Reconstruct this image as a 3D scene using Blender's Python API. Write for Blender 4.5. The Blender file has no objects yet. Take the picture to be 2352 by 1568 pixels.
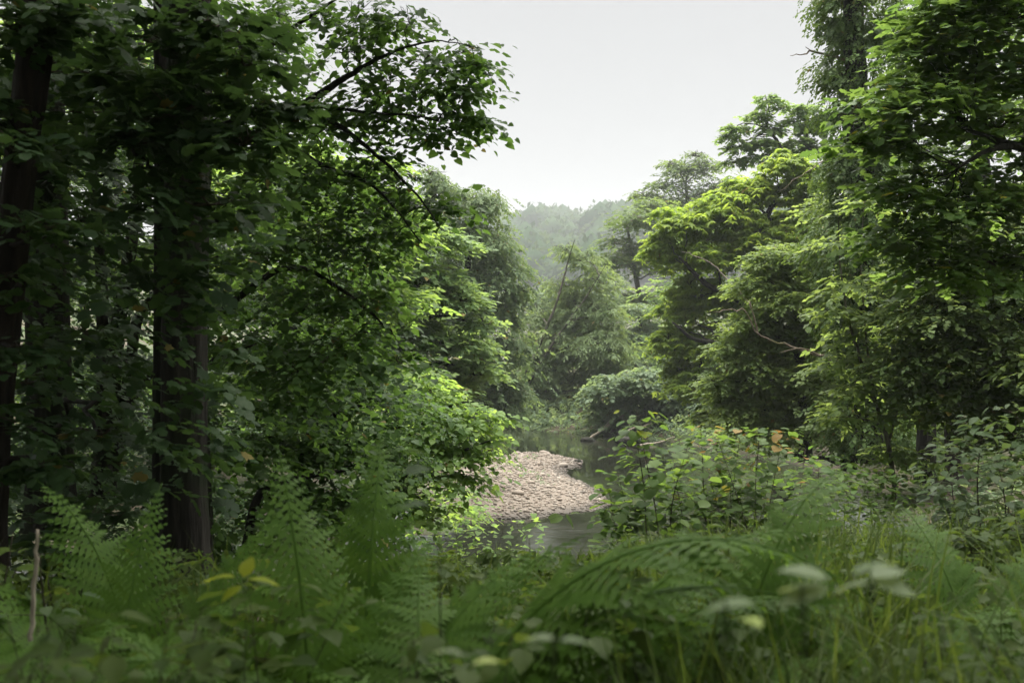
import bpy, math
import numpy as np
from mathutils import Matrix, Vector

R = math.radians
scene = bpy.context.scene
col = scene.collection

# ------------------------------------------------------------------ camera
CAMZ = 1.4
F = 2288.0                      # focal length in units of a 2352 px wide picture
cam_d = bpy.data.cameras.new('camera')
cam_d.sensor_width = 36.0
cam_d.lens = 36.0 * F / 2352.0
cam_d.clip_start = 0.05
cam_d.clip_end = 5000
cam_d.dof.use_dof = True
cam_d.dof.focus_distance = 15.0
cam_d.dof.aperture_fstop = 3.4
cam = bpy.data.objects.new('camera', cam_d)
cam.location = (0, 0, CAMZ)
cam.rotation_euler = (R(90), 0, 0)
col.objects.link(cam)
scene.camera = cam

# ------------------------------------------------------------------ sky, sun, exposure
SUN_ELEV, SUN_AZ = 72.0, 20.0        # azimuth from +Y towards +X
world = bpy.data.worlds.new('World')
scene.world = world
world.use_nodes = True
nt = world.node_tree
bg = nt.nodes['Background']
bg.inputs['Strength'].default_value = 0.05
sky = nt.nodes.new('ShaderNodeTexSky')
sky.sky_type = 'NISHITA'
sky.sun_disc = False
sky.sun_elevation = R(SUN_ELEV)
sky.sun_rotation = R(SUN_AZ)
sky.dust_density = 4.0
mixs = nt.nodes.new('ShaderNodeMix')
mixs.data_type = 'RGBA'
mixs.inputs[0].default_value = 0.96
nt.links.new(sky.outputs[0], mixs.inputs[6])
mixs.inputs[7].default_value = (3.5, 3.5, 3.5, 1)     # even cloud cover
nt.links.new(mixs.outputs[2], bg.inputs['Color'])

sd = bpy.data.lights.new('sun', 'SUN')
sd.energy = 5.0
sd.angle = R(75)
sd.color = (1.0, 0.97, 0.90)
sun = bpy.data.objects.new('sun', sd)
to_sun = Vector((math.sin(R(SUN_AZ)) * math.cos(R(SUN_ELEV)), math.cos(R(SUN_AZ)) * math.cos(R(SUN_ELEV)), math.sin(R(SUN_ELEV))))
sun.rotation_euler = to_sun.to_track_quat('Z', 'Y').to_euler()
sun.location = (0, 0, 60)
col.objects.link(sun)

scene.view_settings.view_transform = 'Standard'
scene.view_settings.look = 'None'
scene.view_settings.exposure = 1.8
scene.view_settings.gamma = 1.0
scene.render.engine = 'CYCLES'
cy = scene.cycles
cy.max_bounces = 9
cy.diffuse_bounces = 6
cy.glossy_bounces = 3
cy.transmission_bounces = 6
cy.volume_bounces = 0
cy.use_adaptive_sampling = True
cy.adaptive_threshold = 0.02
cy.use_denoising = True
cy.caustics_reflective = False
cy.caustics_refractive = False

# ------------------------------------------------------------------ helpers
def P(px, py, d):
    """world point seen at photo position (px, py) (2352 x 1568) at distance d along the view"""
    return np.array([(px - 1176.0) / F * d, d, CAMZ - (py - 784.0) / F * d])

class MB:
    """collects triangles into one mesh"""
    def __init__(s): s.v, s.f, s.t, s.n = [], [], [], 0
    def add(s, v, f, t=None):
        v = np.asarray(v, float).reshape(-1, 3); f = np.asarray(f, int).reshape(-1, 3)
        s.v.append(v); s.f.append(f + s.n); s.n += len(v)
        s.t.append(np.zeros(len(f)) + (0.5 if t is None else t))
    def mesh(s, name, mat, smooth=False):
        v = np.concatenate(s.v).astype(np.float32); f = np.concatenate(s.f).astype(np.int32); t = np.concatenate(s.t).astype(np.float32)
        me = bpy.data.meshes.new(name)
        me.vertices.add(len(v)); me.vertices.foreach_set('co', v.ravel())
        me.loops.add(len(f) * 3); me.loops.foreach_set('vertex_index', f.ravel())
        me.polygons.add(len(f)); me.polygons.foreach_set('loop_start', np.arange(0, len(f) * 3, 3, dtype=np.int32))
        if smooth: me.polygons.foreach_set('use_smooth', np.ones(len(f), bool))
        a = me.attributes.new('tint', 'FLOAT', 'FACE'); a.data.foreach_set('value', t)
        me.update(calc_edges=True)
        me.materials.append(mat)
        return me
    def build(s, name, mat, parent=None, smooth=False, kind=None):
        o = bpy.data.objects.new(name, s.mesh(name, mat, smooth)); col.objects.link(o)
        if parent is not None: adopt(o, parent)
        if kind: o['kind'] = kind
        return o

def adopt(o, parent):
    o.parent = parent
    loc = Vector((0, 0, 0)); q = parent
    while q is not None:
        if q.type == 'EMPTY': loc = loc + q.location
        q = q.parent
    o.matrix_parent_inverse = Matrix.Translation(-loc)

def tag(o, label=None, cat=None, group=None, kind=None):
    if label: o['label'] = label
    if cat: o['category'] = cat
    if group: o['group'] = group
    if kind: o['kind'] = kind
    return o

def thing(name, label, cat, loc, group=None):
    o = bpy.data.objects.new(name, None); col.objects.link(o)
    o.empty_display_size = 0.2
    o.location = tuple(float(c) for c in loc)
    return tag(o, label, cat, group)

def smooth_path(pts, rad, n=6, jit=0.0, rng=None):
    pts = np.asarray(pts, float); rad = np.asarray(rad, float)
    if len(pts) == 2:
        t = np.linspace(0, 1, n + 1)[:, None]
        out = pts[0] * (1 - t) + pts[1] * t; rr = rad[0] * (1 - t[:, 0]) + rad[1] * t[:, 0]
    else:
        q = np.vstack([2 * pts[0] - pts[1], pts, 2 * pts[-1] - pts[-2]])
        out, rr = [], []
        for i in range(len(pts) - 1):
            p0, p1, p2, p3 = q[i:i + 4]
            for t in np.arange(n) / n:
                out.append(0.5 * (2 * p1 + (p2 - p0) * t + (2 * p0 - 5 * p1 + 4 * p2 - p3) * t * t + (3 * p1 - p0 - 3 * p2 + p3) * t ** 3))
                rr.append(rad[i] * (1 - t) + rad[i + 1] * t)
        out.append(pts[-1]); rr.append(rad[-1])
        out = np.array(out); rr = np.array(rr)
    if jit and rng is not None:
        j = rng.normal(0, 1, out.shape) * jit; j[0] = 0; j[-1] = 0
        out = out + j
    return out, rr

def tube(mb, pts, rad, sides=6, rough=0.0, rng=None, t=None):
    pts = np.asarray(pts, float); n = len(pts)
    tan = np.gradient(pts, axis=0); tan /= np.linalg.norm(tan, axis=1)[:, None] + 1e-9
    ref = np.array([0.0, 0, 1]) if abs(tan[:, 2]).mean() < 0.8 else np.array([1.0, 0, 0])
    a = np.cross(tan, ref); a /= np.linalg.norm(a, axis=1)[:, None] + 1e-9
    b = np.cross(tan, a)
    th = np.arange(sides) / sides * 2 * np.pi
    rr = np.repeat(np.asarray(rad)[:, None], sides, 1)
    if rough and rng is not None:
        ridge = rng.normal(0, 1, sides)[None, :] * 1.0 + rng.normal(0, 1, (n, sides)) * 0.35
        rr = rr * (1 + rough * ridge)
    v = pts[:, None, :] + rr[..., None] * (np.cos(th)[None, :, None] * a[:, None, :] + np.sin(th)[None, :, None] * b[:, None, :])
    i = np.arange(n - 1)[:, None] * sides; j = np.arange(sides)[None, :]; k = (j + 1) % sides
    A, B, C, D = i + j, i + k, i + sides + k, i + sides + j
    f = np.concatenate([np.stack([A, B, C], -1).reshape(-1, 3), np.stack([A, C, D], -1).reshape(-1, 3)])
    v = np.concatenate([v.reshape(-1, 3), pts[-1:]])
    last = (n - 1) * sides
    cap = np.stack([last + np.arange(sides), last + (np.arange(sides) + 1) % sides, np.full(sides, n * sides)], -1)
    mb.add(v, np.concatenate([f, cap]), t)

def vnoise(x, y, seed=0):
    """cheap smooth 2-D noise"""
    x = np.asarray(x, float); y = np.asarray(y, float)
    def hsh(i, j): return np.modf(np.abs(np.sin(i * 127.1 + j * 311.7 + seed * 74.7) * 43758.5453))[0]
    i, j = np.floor(x), np.floor(y); u, w = x - i, y - j
    u = u * u * (3 - 2 * u); w = w * w * (3 - 2 * w)
    return (hsh(i, j) * (1 - u) + hsh(i + 1, j) * u) * (1 - w) + (hsh(i, j + 1) * (1 - u) + hsh(i + 1, j + 1) * u) * w

def sstep(a, b, x):
    t = np.clip((x - a) / (b - a), 0, 1); return t * t * (3 - 2 * t)

WATER = -2.6
# ------------------------------------------------------------------ materials
def newmat(name):
    m = bpy.data.materials.new(name); m.use_nodes = True
    n = m.node_tree.nodes; n.clear()
    return m, n, m.node_tree.links

def leaf_mat(name, c1, c2, t1=None, t2=None, trans=0.45, rough=0.55, spec=0.12, accent=(0.15, 0.125, 0.03), accent_at=0.985):
    m, n, l = newmat(name)
    out = n.new('ShaderNodeOutputMaterial')
    at = n.new('ShaderNodeAttribute'); at.attribute_name = 'tint'
    def ramp(a, b):
        r = n.new('ShaderNodeValToRGB'); e = r.color_ramp.elements
        e[0].color = (*a, 1); e[1].color = (*b, 1)
        if accent is not None:
            e[1].position = accent_at - 0.01
            x = r.color_ramp.elements.new(accent_at); x.color = (*accent, 1)
        l.new(at.outputs['Fac'], r.inputs[0]); return r
    t1 = t1 or (c1[0] * 2.4, c1[1] * 2.2, c1[2] * 1.35)
    t2 = t2 or (c2[0] * 2.4, c2[1] * 2.2, c2[2] * 1.35)
    a, b = ramp(c1, c2), ramp(t1, t2)
    p = n.new('ShaderNodeBsdfPrincipled')
    p.inputs['Roughness'].default_value = rough
    p.inputs['Specular IOR Level'].default_value = spec
    l.new(a.outputs[0], p.inputs['Base Color'])
    tr = n.new('ShaderNodeBsdfTranslucent'); l.new(b.outputs[0], tr.inputs['Color'])
    mx = n.new('ShaderNodeMixShader'); mx.inputs[0].default_value = trans
    l.new(p.outputs[0], mx.inputs[1]); l.new(tr.outputs[0], mx.inputs[2]); l.new(mx.outputs[0], out.inputs['Surface'])
    return m

def bark_mat(name, c1, c2, moss=None, scale=6.0):
    m, n, l = newmat(name)
    out = n.new('ShaderNodeOutputMaterial'); p = n.new('ShaderNodeBsdfPrincipled')
    p.inputs['Roughness'].default_value = 0.9; p.inputs['Specular IOR Level'].default_value = 0.2
    tc = n.new('ShaderNodeTexCoord'); mp = n.new('ShaderNodeMapping'); mp.inputs['Scale'].default_value = (scale * 2.5, scale * 2.5, scale * 0.35)
    l.new(tc.outputs['Object'], mp.inputs[0])
    no = n.new('ShaderNodeTexNoise'); no.inputs['Scale'].default_value = 1.5; no.inputs['Detail'].default_value = 6
    l.new(mp.outputs[0], no.inputs['Vector'])
    r = n.new('ShaderNodeValToRGB'); r.color_ramp.elements[0].color = (*c1, 1); r.color_ramp.elements[1].color = (*c2, 1)
    r.color_ramp.elements[0].position = 0.35; r.color_ramp.elements[1].position = 0.7
    l.new(no.outputs[0], r.inputs[0])
    src = r.outputs[0]
    if moss:
        n2 = n.new('ShaderNodeTexNoise'); n2.inputs['Scale'].default_value = 2.2; n2.inputs['Detail'].default_value = 5
        l.new(tc.outputs['Object'], n2.inputs['Vector'])
        r2 = n.new('ShaderNodeValToRGB'); r2.color_ramp.elements[0].position = 0.48; r2.color_ramp.elements[1].position = 0.62
        l.new(n2.outputs[0], r2.inputs[0])
        mx = n.new('ShaderNodeMix'); mx.data_type = 'RGBA'; l.new(r2.outputs[0], mx.inputs[0]); l.new(src, mx.inputs[6]); mx.inputs[7].default_value = (*moss, 1)
        src = mx.outputs[2]
    l.new(src, p.inputs['Base Color'])
    b = n.new('ShaderNodeBump'); b.inputs['Strength'].default_value = 0.9; b.inputs['Distance'].default_value = 0.03
    l.new(no.outputs[0], b.inputs['Height']); l.new(b.outputs[0], p.inputs['Normal'])
    l.new(p.outputs[0], out.inputs['Surface'])
    return m

M = {}
M['lime'] = leaf_mat('lime_leaf', (0.0362, 0.0757, 0.0211), (0.0662, 0.1243, 0.0331))
M['dark'] = leaf_mat('sycamore_leaf_shaded', (0.0217, 0.0454, 0.0183), (0.0374, 0.0719, 0.0252), trans=0.35)  # shade under the left trees is put into this darker leaf colour
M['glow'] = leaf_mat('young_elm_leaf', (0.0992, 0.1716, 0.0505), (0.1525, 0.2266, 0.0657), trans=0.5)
M['maple'] = leaf_mat('maple_leaf', (0.0914, 0.1552, 0.0676), (0.1624, 0.2368, 0.0922), trans=0.45)
M['birch'] = leaf_mat('birch_leaf', (0.0788, 0.1291, 0.058), (0.1259, 0.1807, 0.0772), trans=0.35)
M['willow'] = leaf_mat('willow_leaf', (0.0983, 0.1514, 0.0658), (0.1474, 0.2008, 0.0904), trans=0.38)
M['ash'] = leaf_mat('ash_leaf', (0.075, 0.1225, 0.045), (0.1125, 0.1625, 0.06), trans=0.4)
M['alder'] = leaf_mat('alder_leaf', (0.0852, 0.1335, 0.0775), (0.1362, 0.1869, 0.1048), trans=0.42)
M['chestnut'] = leaf_mat('chestnut_leaf', (0.1192, 0.1918, 0.0367), (0.1907, 0.2604, 0.0527), trans=0.5)
M['ivy'] = leaf_mat('ivy_leaf', (0.054, 0.099, 0.0317), (0.099, 0.153, 0.0475), trans=0.25, rough=0.5, spec=0.1)
M['fieldmaple'] = leaf_mat('field_maple_leaf', (0.0872, 0.1376, 0.0463), (0.1409, 0.1966, 0.0695), trans=0.45)
M['syc'] = leaf_mat('sycamore_leaf', (0.0588, 0.1108, 0.0332), (0.1006, 0.1633, 0.0472), trans=0.4, rough=0.5, spec=0.1, accent=(0.30, 0.27, 0.03), accent_at=0.985)
M['beech'] = leaf_mat('beech_leaf', (0.0649, 0.1066, 0.0426), (0.1241, 0.1705, 0.064), trans=0.4, rough=0.5, spec=0.1)
M['hazel'] = leaf_mat('hazel_leaf', (0.0525, 0.1015, 0.0267), (0.089, 0.1402, 0.0358), trans=0.45, rough=0.5, spec=0.08)
M['hazel_tip'] = leaf_mat('hazel_leaf_orange', (0.2295, 0.121, 0.04), (0.216, 0.176, 0.035), t1=(0.30, 0.16, 0.04), t2=(0.28, 0.26, 0.04), trans=0.45)
M['yellow_leaf'] = leaf_mat('yellowed_leaf', (0.1848, 0.2254, 0.021), (0.2184, 0.245, 0.0252), trans=0.5)
M['fern'] = leaf_mat('fern_frond', (0.0466, 0.0986, 0.0148), (0.0757, 0.1392, 0.0232), trans=0.42, rough=0.5, spec=0.08)
M['grass'] = leaf_mat('grass_blade', (0.0386, 0.0708, 0.0146), (0.0716, 0.1006, 0.026), trans=0.4, rough=0.5, spec=0.08)
M['herb'] = leaf_mat('herb_leaf', (0.0318, 0.0585, 0.0134), (0.0598, 0.0884, 0.021), trans=0.4, rough=0.5, spec=0.08)
M['bramble'] = leaf_mat('bramble_leaf', (0.048, 0.084, 0.034), (0.072, 0.108, 0.0467), trans=0.35, rough=0.5, spec=0.15)
M['pale'] = leaf_mat('pale_leaf_sky_sheen', (0.1773, 0.2423, 0.1368), (0.2512, 0.3029, 0.1973), trans=0.5, rough=0.5, spec=0.2)  # pale colour takes in sky sheen as well as the leaf underside
M['wood_far'] = leaf_mat('far_woodland_leaf', (0.0272, 0.051, 0.022), (0.048, 0.0782, 0.032), trans=0.25, spec=0.0, rough=0.9)
M['bark'] = bark_mat('bark_dark', (0.010, 0.009, 0.008), (0.034, 0.030, 0.026), moss=(0.014, 0.019, 0.009))
M['bark_red'] = bark_mat('bark_reddish', (0.009, 0.007, 0.006), (0.024, 0.018, 0.015))
M['bark_grey'] = bark_mat('bark_grey', (0.07, 0.062, 0.05), (0.16, 0.145, 0.12), moss=(0.05, 0.06, 0.03))
M['twig'] = bark_mat('twig', (0.035, 0.030, 0.022), (0.075, 0.060, 0.042), scale=20)
M['dead'] = bark_mat('dead_wood_pale', (0.22, 0.18, 0.14), (0.42, 0.37, 0.30), scale=14)
M['stem_green'] = bark_mat('green_stem', (0.025, 0.040, 0.014), (0.045, 0.06, 0.022), scale=20)
M['limb_mossy'] = bark_mat('limb_mossy', (0.14, 0.11, 0.08), (0.26, 0.21, 0.16), moss=(0.11, 0.115, 0.04), scale=12)

def ground_material():
    m, n, l = newmat('woodland_soil')
    out = n.new('ShaderNodeOutputMaterial'); p = n.new('ShaderNodeBsdfPrincipled'); p.inputs['Roughness'].default_value = 0.95
    tc = n.new('ShaderNodeTexCoord')
    a = n.new('ShaderNodeTexNoise'); a.inputs['Scale'].default_value = 0.9; a.inputs['Detail'].default_value = 8; l.new(tc.outputs['Object'], a.inputs['Vector'])
    b = n.new('ShaderNodeTexNoise'); b.inputs['Scale'].default_value = 14; b.inputs['Detail'].default_value = 6; l.new(tc.outputs['Object'], b.inputs['Vector'])
    r1 = n.new('ShaderNodeValToRGB'); r1.color_ramp.elements[0].color = (0.030, 0.022, 0.014, 1); r1.color_ramp.elements[1].color = (0.095, 0.07, 0.045, 1); l.new(b.outputs[0], r1.inputs[0])
    r2 = n.new('ShaderNodeValToRGB'); r2.color_ramp.elements[0].color = (0.022, 0.038, 0.010, 1); r2.color_ramp.elements[1].color = (0.055, 0.085, 0.022, 1); l.new(b.outputs[0], r2.inputs[0])
    r3 = n.new('ShaderNodeValToRGB'); r3.color_ramp.elements[0].position = 0.38; r3.color_ramp.elements[1].position = 0.58; l.new(a.outputs[0], r3.inputs[0])
    mx = n.new('ShaderNodeMix'); mx.data_type = 'RGBA'; l.new(r3.outputs[0], mx.inputs[0]); l.new(r1.outputs[0], mx.inputs[6]); l.new(r2.outputs[0], mx.inputs[7])
    l.new(mx.outputs[2], p.inputs['Base Color'])
    bp = n.new('ShaderNodeBump'); bp.inputs['Distance'].default_value = 0.05; l.new(b.outputs[0], bp.inputs['Height']); l.new(bp.outputs[0], p.inputs['Normal'])
    l.new(p.outputs[0], out.inputs['Surface'])
    return m
M['ground'] = ground_material()

def stone_material(name, lo, hi):
    m, n, l = newmat(name)
    out = n.new('ShaderNodeOutputMaterial'); p = n.new('ShaderNodeBsdfPrincipled'); p.inputs['Roughness'].default_value = 0.85
    at = n.new('ShaderNodeAttribute'); at.attribute_name = 'tint'
    oi = n.new('ShaderNodeObjectInfo')
    ad = n.new('ShaderNodeMath'); ad.operation = 'ADD'; l.new(at.outputs['Fac'], ad.inputs[0]); l.new(oi.outputs['Random'], ad.inputs[1])
    fr = n.new('ShaderNodeMath'); fr.operation = 'FRACT'; l.new(ad.outputs[0], fr.inputs[0])
    r = n.new('ShaderNodeValToRGB'); r.color_ramp.elements[0].color = (*lo, 1); r.color_ramp.elements[1].color = (*hi, 1)
    e = r.color_ramp.elements.new(0.12); e.color = tuple(c * 0.55 for c in lo) + (1,)
    e = r.color_ramp.elements.new(0.2); e.color = (lo[0] * 1.05, lo[1] * 0.96, lo[2] * 0.9, 1)
    l.new(fr.outputs[0], r.inputs[0])
    tc = n.new('ShaderNodeTexCoord'); no = n.new('ShaderNodeTexNoise'); no.inputs['Scale'].default_value = 9; no.inputs['Detail'].default_value = 5; l.new(tc.outputs['Object'], no.inputs['Vector'])
    mx = n.new('ShaderNodeMix'); mx.data_type = 'RGBA'; mx.blend_type = 'MULTIPLY'; mx.inputs[0].default_value = 0.5
    l.new(r.outputs[0], mx.inputs[6]); l.new(no.outputs[0], mx.inputs[7])
    # stones stay wet and dark for a hand's breadth above the water
    ge = n.new('ShaderNodeNewGeometry'); sx = n.new('ShaderNodeSeparateXYZ'); l.new(ge.outputs['Position'], sx.inputs[0])
    mr = n.new('ShaderNodeMapRange'); mr.inputs[1].default_value = WATER + 0.03; mr.inputs[2].default_value = WATER + 0.13; mr.inputs[3].default_value = 0.38; mr.inputs[4].default_value = 1.0; l.new(sx.outputs['Z'], mr.inputs[0])
    wet = n.new('ShaderNodeMix'); wet.data_type = 'RGBA'; wet.blend_type = 'MULTIPLY'; wet.inputs[0].default_value = 1.0
    l.new(mx.outputs[2], wet.inputs[6]); l.new(mr.outputs[0], wet.inputs[7]); l.new(wet.outputs[2], p.inputs['Base Color'])
    l.new(p.outputs[0], out.inputs['Surface'])
    return m
M['stone'] = stone_material('river_stone', (0.20, 0.168, 0.138), (0.335, 0.29, 0.245))
M['gravel'] = stone_material('gravel_bed', (0.15, 0.125, 0.10), (0.18, 0.15, 0.12))

def water_material():
    m, n, l = newmat('river_water')
    out = n.new('ShaderNodeOutputMaterial'); p = n.new('ShaderNodeBsdfPrincipled')
    p.inputs['Base Color'].default_value = (0.012, 0.013, 0.009, 1); p.inputs['Roughness'].default_value = 0.04; p.inputs['IOR'].default_value = 1.33
    tc = n.new('ShaderNodeTexCoord')
    mp = n.new('ShaderNodeMapping'); mp.inputs['Scale'].default_value = (1.0, 2.2, 1.0); l.new(tc.outputs['Object'], mp.inputs[0])
    a = n.new('ShaderNodeTexNoise'); a.inputs['Scale'].default_value = 2.2; a.inputs['Detail'].default_value = 5; a.inputs['Distortion'].default_value = 0.6; l.new(mp.outputs[0], a.inputs['Vector'])
    # riffles: rougher water in patches
    b = n.new('ShaderNodeTexNoise'); b.inputs['Scale'].default_value = 0.16; b.inputs['Detail'].default_value = 3; l.new(mp.outputs[0], b.inputs['Vector'])
    r = n.new('ShaderNodeValToRGB'); r.color_ramp.elements[0].position = 0.50; r.color_ramp.elements[1].position = 0.85
    r.color_ramp.elements[0].color = (0.02, 0.02, 0.02, 1)
    l.new(b.outputs[0], r.inputs[0])
    bp = n.new('ShaderNodeBump'); bp.inputs['Distance'].default_value = 0.035; l.new(r.outputs[0], bp.inputs['Strength']); l.new(a.outputs[0], bp.inputs['Height'])
    l.new(bp.outputs[0], p.inputs['Normal']); l.new(p.outputs[0], out.inputs['Surface'])
    return m
M['water'] = water_material()

# ------------------------------------------------------------------ terrain
WATER = -2.6
RIV = np.array([(-45, 10), (-25, 12.5), (-10, 14.8), (0, 17.2), (4.4, 20.6), (6.2, 26), (5.6, 32), (3.2, 38), (-2, 43), (-10, 46.5), (-28, 49), (-60, 51)], float)
HALF = 3.6
def river_dist(x, y):
    best = np.full(np.shape(x), 1e9); side = np.zeros(np.shape(x))
    for i in range(len(RIV) - 1):
        a, b = RIV[i], RIV[i + 1]; ab = b - a
        t = np.clip(((x - a[0]) * ab[0] + (y - a[1]) * ab[1]) / (ab @ ab), 0, 1)
        dx, dy = x - (a[0] + t * ab[0]), y - (a[1] + t * ab[1])
        d = np.hypot(dx, dy); s = ab[0] * dy - ab[1] * dx
        m = d < best; best = np.where(m, d, best); side = np.where(m, s, side)
    return best, side                     # side > 0: inside the bend (gravel side)
BAR_PX = [(1060, 1075), (1140, 1050), (1200, 1043), (1268, 1047), (1332, 1058), (1326, 1070), (1288, 1077), (1300, 1094), (1340, 1111), (1382, 1134), (1398, 1158), (1352, 1172), (1290, 1177), (1238, 1186), (1120, 1192), (1010, 1190), (960, 1120)]
BAR = np.array([((px - 1176) / F * d, d) for px, py in BAR_PX for d in [(CAMZ - WATER) * F / (py - 784)]])
def poly_dist(x, y, poly):
    d = np.full(np.shape(x), 1e9); ins = np.zeros(np.shape(x), bool)
    for i in range(len(poly)):
        a, b = poly[i], poly[(i + 1) % len(poly)]; ab = b - a
        t = np.clip(((x - a[0]) * ab[0] + (y - a[1]) * ab[1]) / (ab @ ab), 0, 1)
        d = np.minimum(d, np.hypot(x - (a[0] + t * ab[0]), y - (a[1] + t * ab[1])))
        c = ((a[1] > y) != (b[1] > y)) & (x < (b[0] - a[0]) * (y - a[1]) / (b[1] - a[1] + 1e-12) + a[0])
        ins ^= c
    return np.where(ins, d, -d)
def bar_height(x, y):
    s = poly_dist(x, y, BAR)
    return WATER + np.where(s > 0, 0.42 * (1 - np.exp(-s / 1.6)), s * 0.22) + np.where(s > 0, (vnoise(x * 1.3, y * 1.3, 3) - 0.5) * 0.16 * sstep(0, 0.8, s), 0)
def ground_z(x, y):
    x = np.asarray(x, float); y = np.asarray(y, float)
    D, s = river_dist(x, y); t = D - HALF
    bed = WATER - 0.7
    inner = WATER + 0.05 * t + 1.3 * sstep(5, 14, t)
    near = (y < 24)
    outer = WATER + np.where(near, 2.55 * sstep(-0.4, 8.5, t), 1.5 * sstep(-0.2, 4, t) + 0.9 * sstep(4, 14, t))
    z = np.where(t < 0, bed + 0.7 * sstep(-1.2, 0, t), np.where(s > 0, inner, outer))
    z = z + (vnoise(x * 0.35, y * 0.35, 1) - 0.5) * 0.35 * sstep(0, 3, t) + (vnoise(x * 1.7, y * 1.7, 2) - 0.5) * 0.1 * sstep(0.3, 2, t)
    z = z + 0.33 * np.clip(np.abs(x) - 16, 0, 60) * sstep(16, 40, np.abs(x)) * sstep(4, 30, np.abs(t))
    flat = sstep(5, 2, np.hypot(x, y)); z = z * (1 - flat)
    sb = poly_dist(x, y, BAR)
    return np.where(sb > -3, np.where(sb > 0, bar_height(x, y), np.where(t < 0, np.maximum(z, bar_height(x, y)), np.where(1176 + x / np.maximum(y, 1) * F > 1085, np.minimum(z, bar_height(x, y)), np.minimum(z, bar_height(x, y) + 0.5 * np.clip(-sb, 0, 3))))), z)
def gz(x, y): return float(ground_z(np.array([x]), np.array([y]))[0])

def grid_mesh(name, xs, ys, zf, mat, kind):
    X, Y = np.meshgrid(xs, ys); Z = zf(X, Y)
    v = np.stack([X, Y, Z], -1).reshape(-1, 3); nx, ny = len(xs), len(ys)
    i = np.arange(ny - 1)[:, None] * nx + np.arange(nx - 1)[None, :]
    f = np.concatenate([np.stack([i, i + 1, i + nx + 1], -1).reshape(-1, 3), np.stack([i, i + nx + 1, i + nx], -1).reshape(-1, 3)])
    mb = MB(); mb.add(v, f); o = mb.build(name, mat, smooth=True); tag(o, kind=kind); return o

ground = grid_mesh('ground', np.linspace(-50, 50, 200), np.linspace(-12, 90, 204), ground_z, M['ground'], 'structure')

def hill_z(x, y):
    base = -1.4 + 0.33 * np.clip(np.abs(x) - 16, 0, 60) * sstep(16, 40, np.abs(x)) * 0.8
    up = 64 * sstep(180, 700, y) + 6 * (vnoise(x / 90, y / 90, 5) - 0.5) * sstep(150, 400, y)
    return base * sstep(700, 200, y) + up - 0.5
hill = grid_mesh('hill', np.linspace(-480, 480, 90), np.linspace(86, 930, 80), hill_z, M['ground'], 'structure')

wb = MB()
wb.add([(-50, 6, WATER), (50, 6, WATER), (50, 60, WATER), (-50, 60, WATER)], [(0, 1, 2), (0, 2, 3)])
water = wb.build('river', M['water']); tag(water, kind='structure')

# ------------------------------------------------------------------ gravel bar
def ico(sub=1):
    import bmesh
    bm = bmesh.new(); bmesh.ops.create_icosphere(bm, subdivisions=sub, radius=1)
    v = np.array([q.co[:] for q in bm.verts]); f = np.array([[q.index for q in p.verts] for p in bm.faces]); bm.free(); return v, f
rng = np.random.default_rng(11)
gb = MB()
xs = np.linspace(BAR[:, 0].min() - 0.6, BAR[:, 0].max() + 0.6, 70); ys = np.linspace(BAR[:, 1].min() - 0.6, BAR[:, 1].max() + 0.6, 120)
X, Y = np.meshgrid(xs, ys); Z = bar_height(X, Y) + 0.012
i = np.arange(119)[:, None] * 70 + np.arange(69)[None, :]
f = np.concatenate([np.stack([i, i + 1, i + 71], -1).reshape(-1, 3), np.stack([i, i + 71, i + 70], -1).reshape(-1, 3)])
gb.add(np.stack([X, Y, Z], -1).reshape(-1, 3), f, 0.5)
bar = gb.build('gravel_bar', M['gravel'], smooth=True); tag(bar, 'pale pebble bar curving into the river', None, kind='structure')
stone_meshes = []
v0, f0 = ico(2); v1, f1 = ico(1)
for k in range(8):
    v = v0 * (1 + rng.normal(0, 0.05, (len(v0), 1)))
    for _ in range(5):
        nrm = rng.normal(0, 1, 3); nrm /= np.linalg.norm(nrm); c = rng.uniform(0.55, 0.85)
        dd = v @ nrm; v = v - np.clip(dd - c, 0, None)[:, None] * nrm * 0.85
    v = v * np.array([1, rng.uniform(0.6, 0.95), rng.uniform(0.4, 0.65)])
    mb = MB(); mb.add(v, f0, rng.uniform(0, 1)); stone_meshes.append(mb.mesh('stone', M['stone'], True))
cand = rng.uniform([BAR[:, 0].min(), BAR[:, 1].min()], [BAR[:, 0].max(), BAR[:, 1].max()], (60000, 2))
sd_ = poly_dist(cand[:, 0], cand[:, 1], BAR)
pxs = 1176 + cand[:, 0] / cand[:, 1] * F
ok = (sd_ > -0.12) & (pxs > 1085)
cand, sd_ = cand[ok], sd_[ok]
big = cand[:300]
for k, (x, y) in enumerate(big):
    s = 0.042 + 0.07 * rng.random() ** 2.2
    if k < 14: s *= rng.uniform(1.5, 2.3)
    o = bpy.data.objects.new('stone', stone_meshes[k % 8]); col.objects.link(o)
    o.location = (x, y, float(bar_height(np.array([x]), np.array([y]))[0]) + s * 0.22); o.scale = (s, s, s)
    o.rotation_euler = (rng.normal(0, 0.2), rng.normal(0, 0.2), rng.uniform(0, 6.28)); adopt(o, bar)
peb = MB()
pc = cand[300:9300]
zz = bar_height(pc[:, 0], pc[:, 1])
n = len(pc); s = 0.02 + 0.046 * rng.random(n) ** 2.2
ang = rng.uniform(0, 6.28, n); ca, sa = np.cos(ang), np.sin(ang)
V = v1[None] * (1 + rng.normal(0, 0.14, (n, len(v1), 1))) * (s[:, None] * np.stack([np.ones(n), rng.uniform(0.6, 1, n), rng.uniform(0.4, 0.75, n)], -1))[:, None, :]
V = np.stack([V[..., 0] * ca[:, None] - V[..., 1] * sa[:, None], V[..., 0] * sa[:, None] + V[..., 1] * ca[:, None], V[..., 2]], -1)
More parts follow.
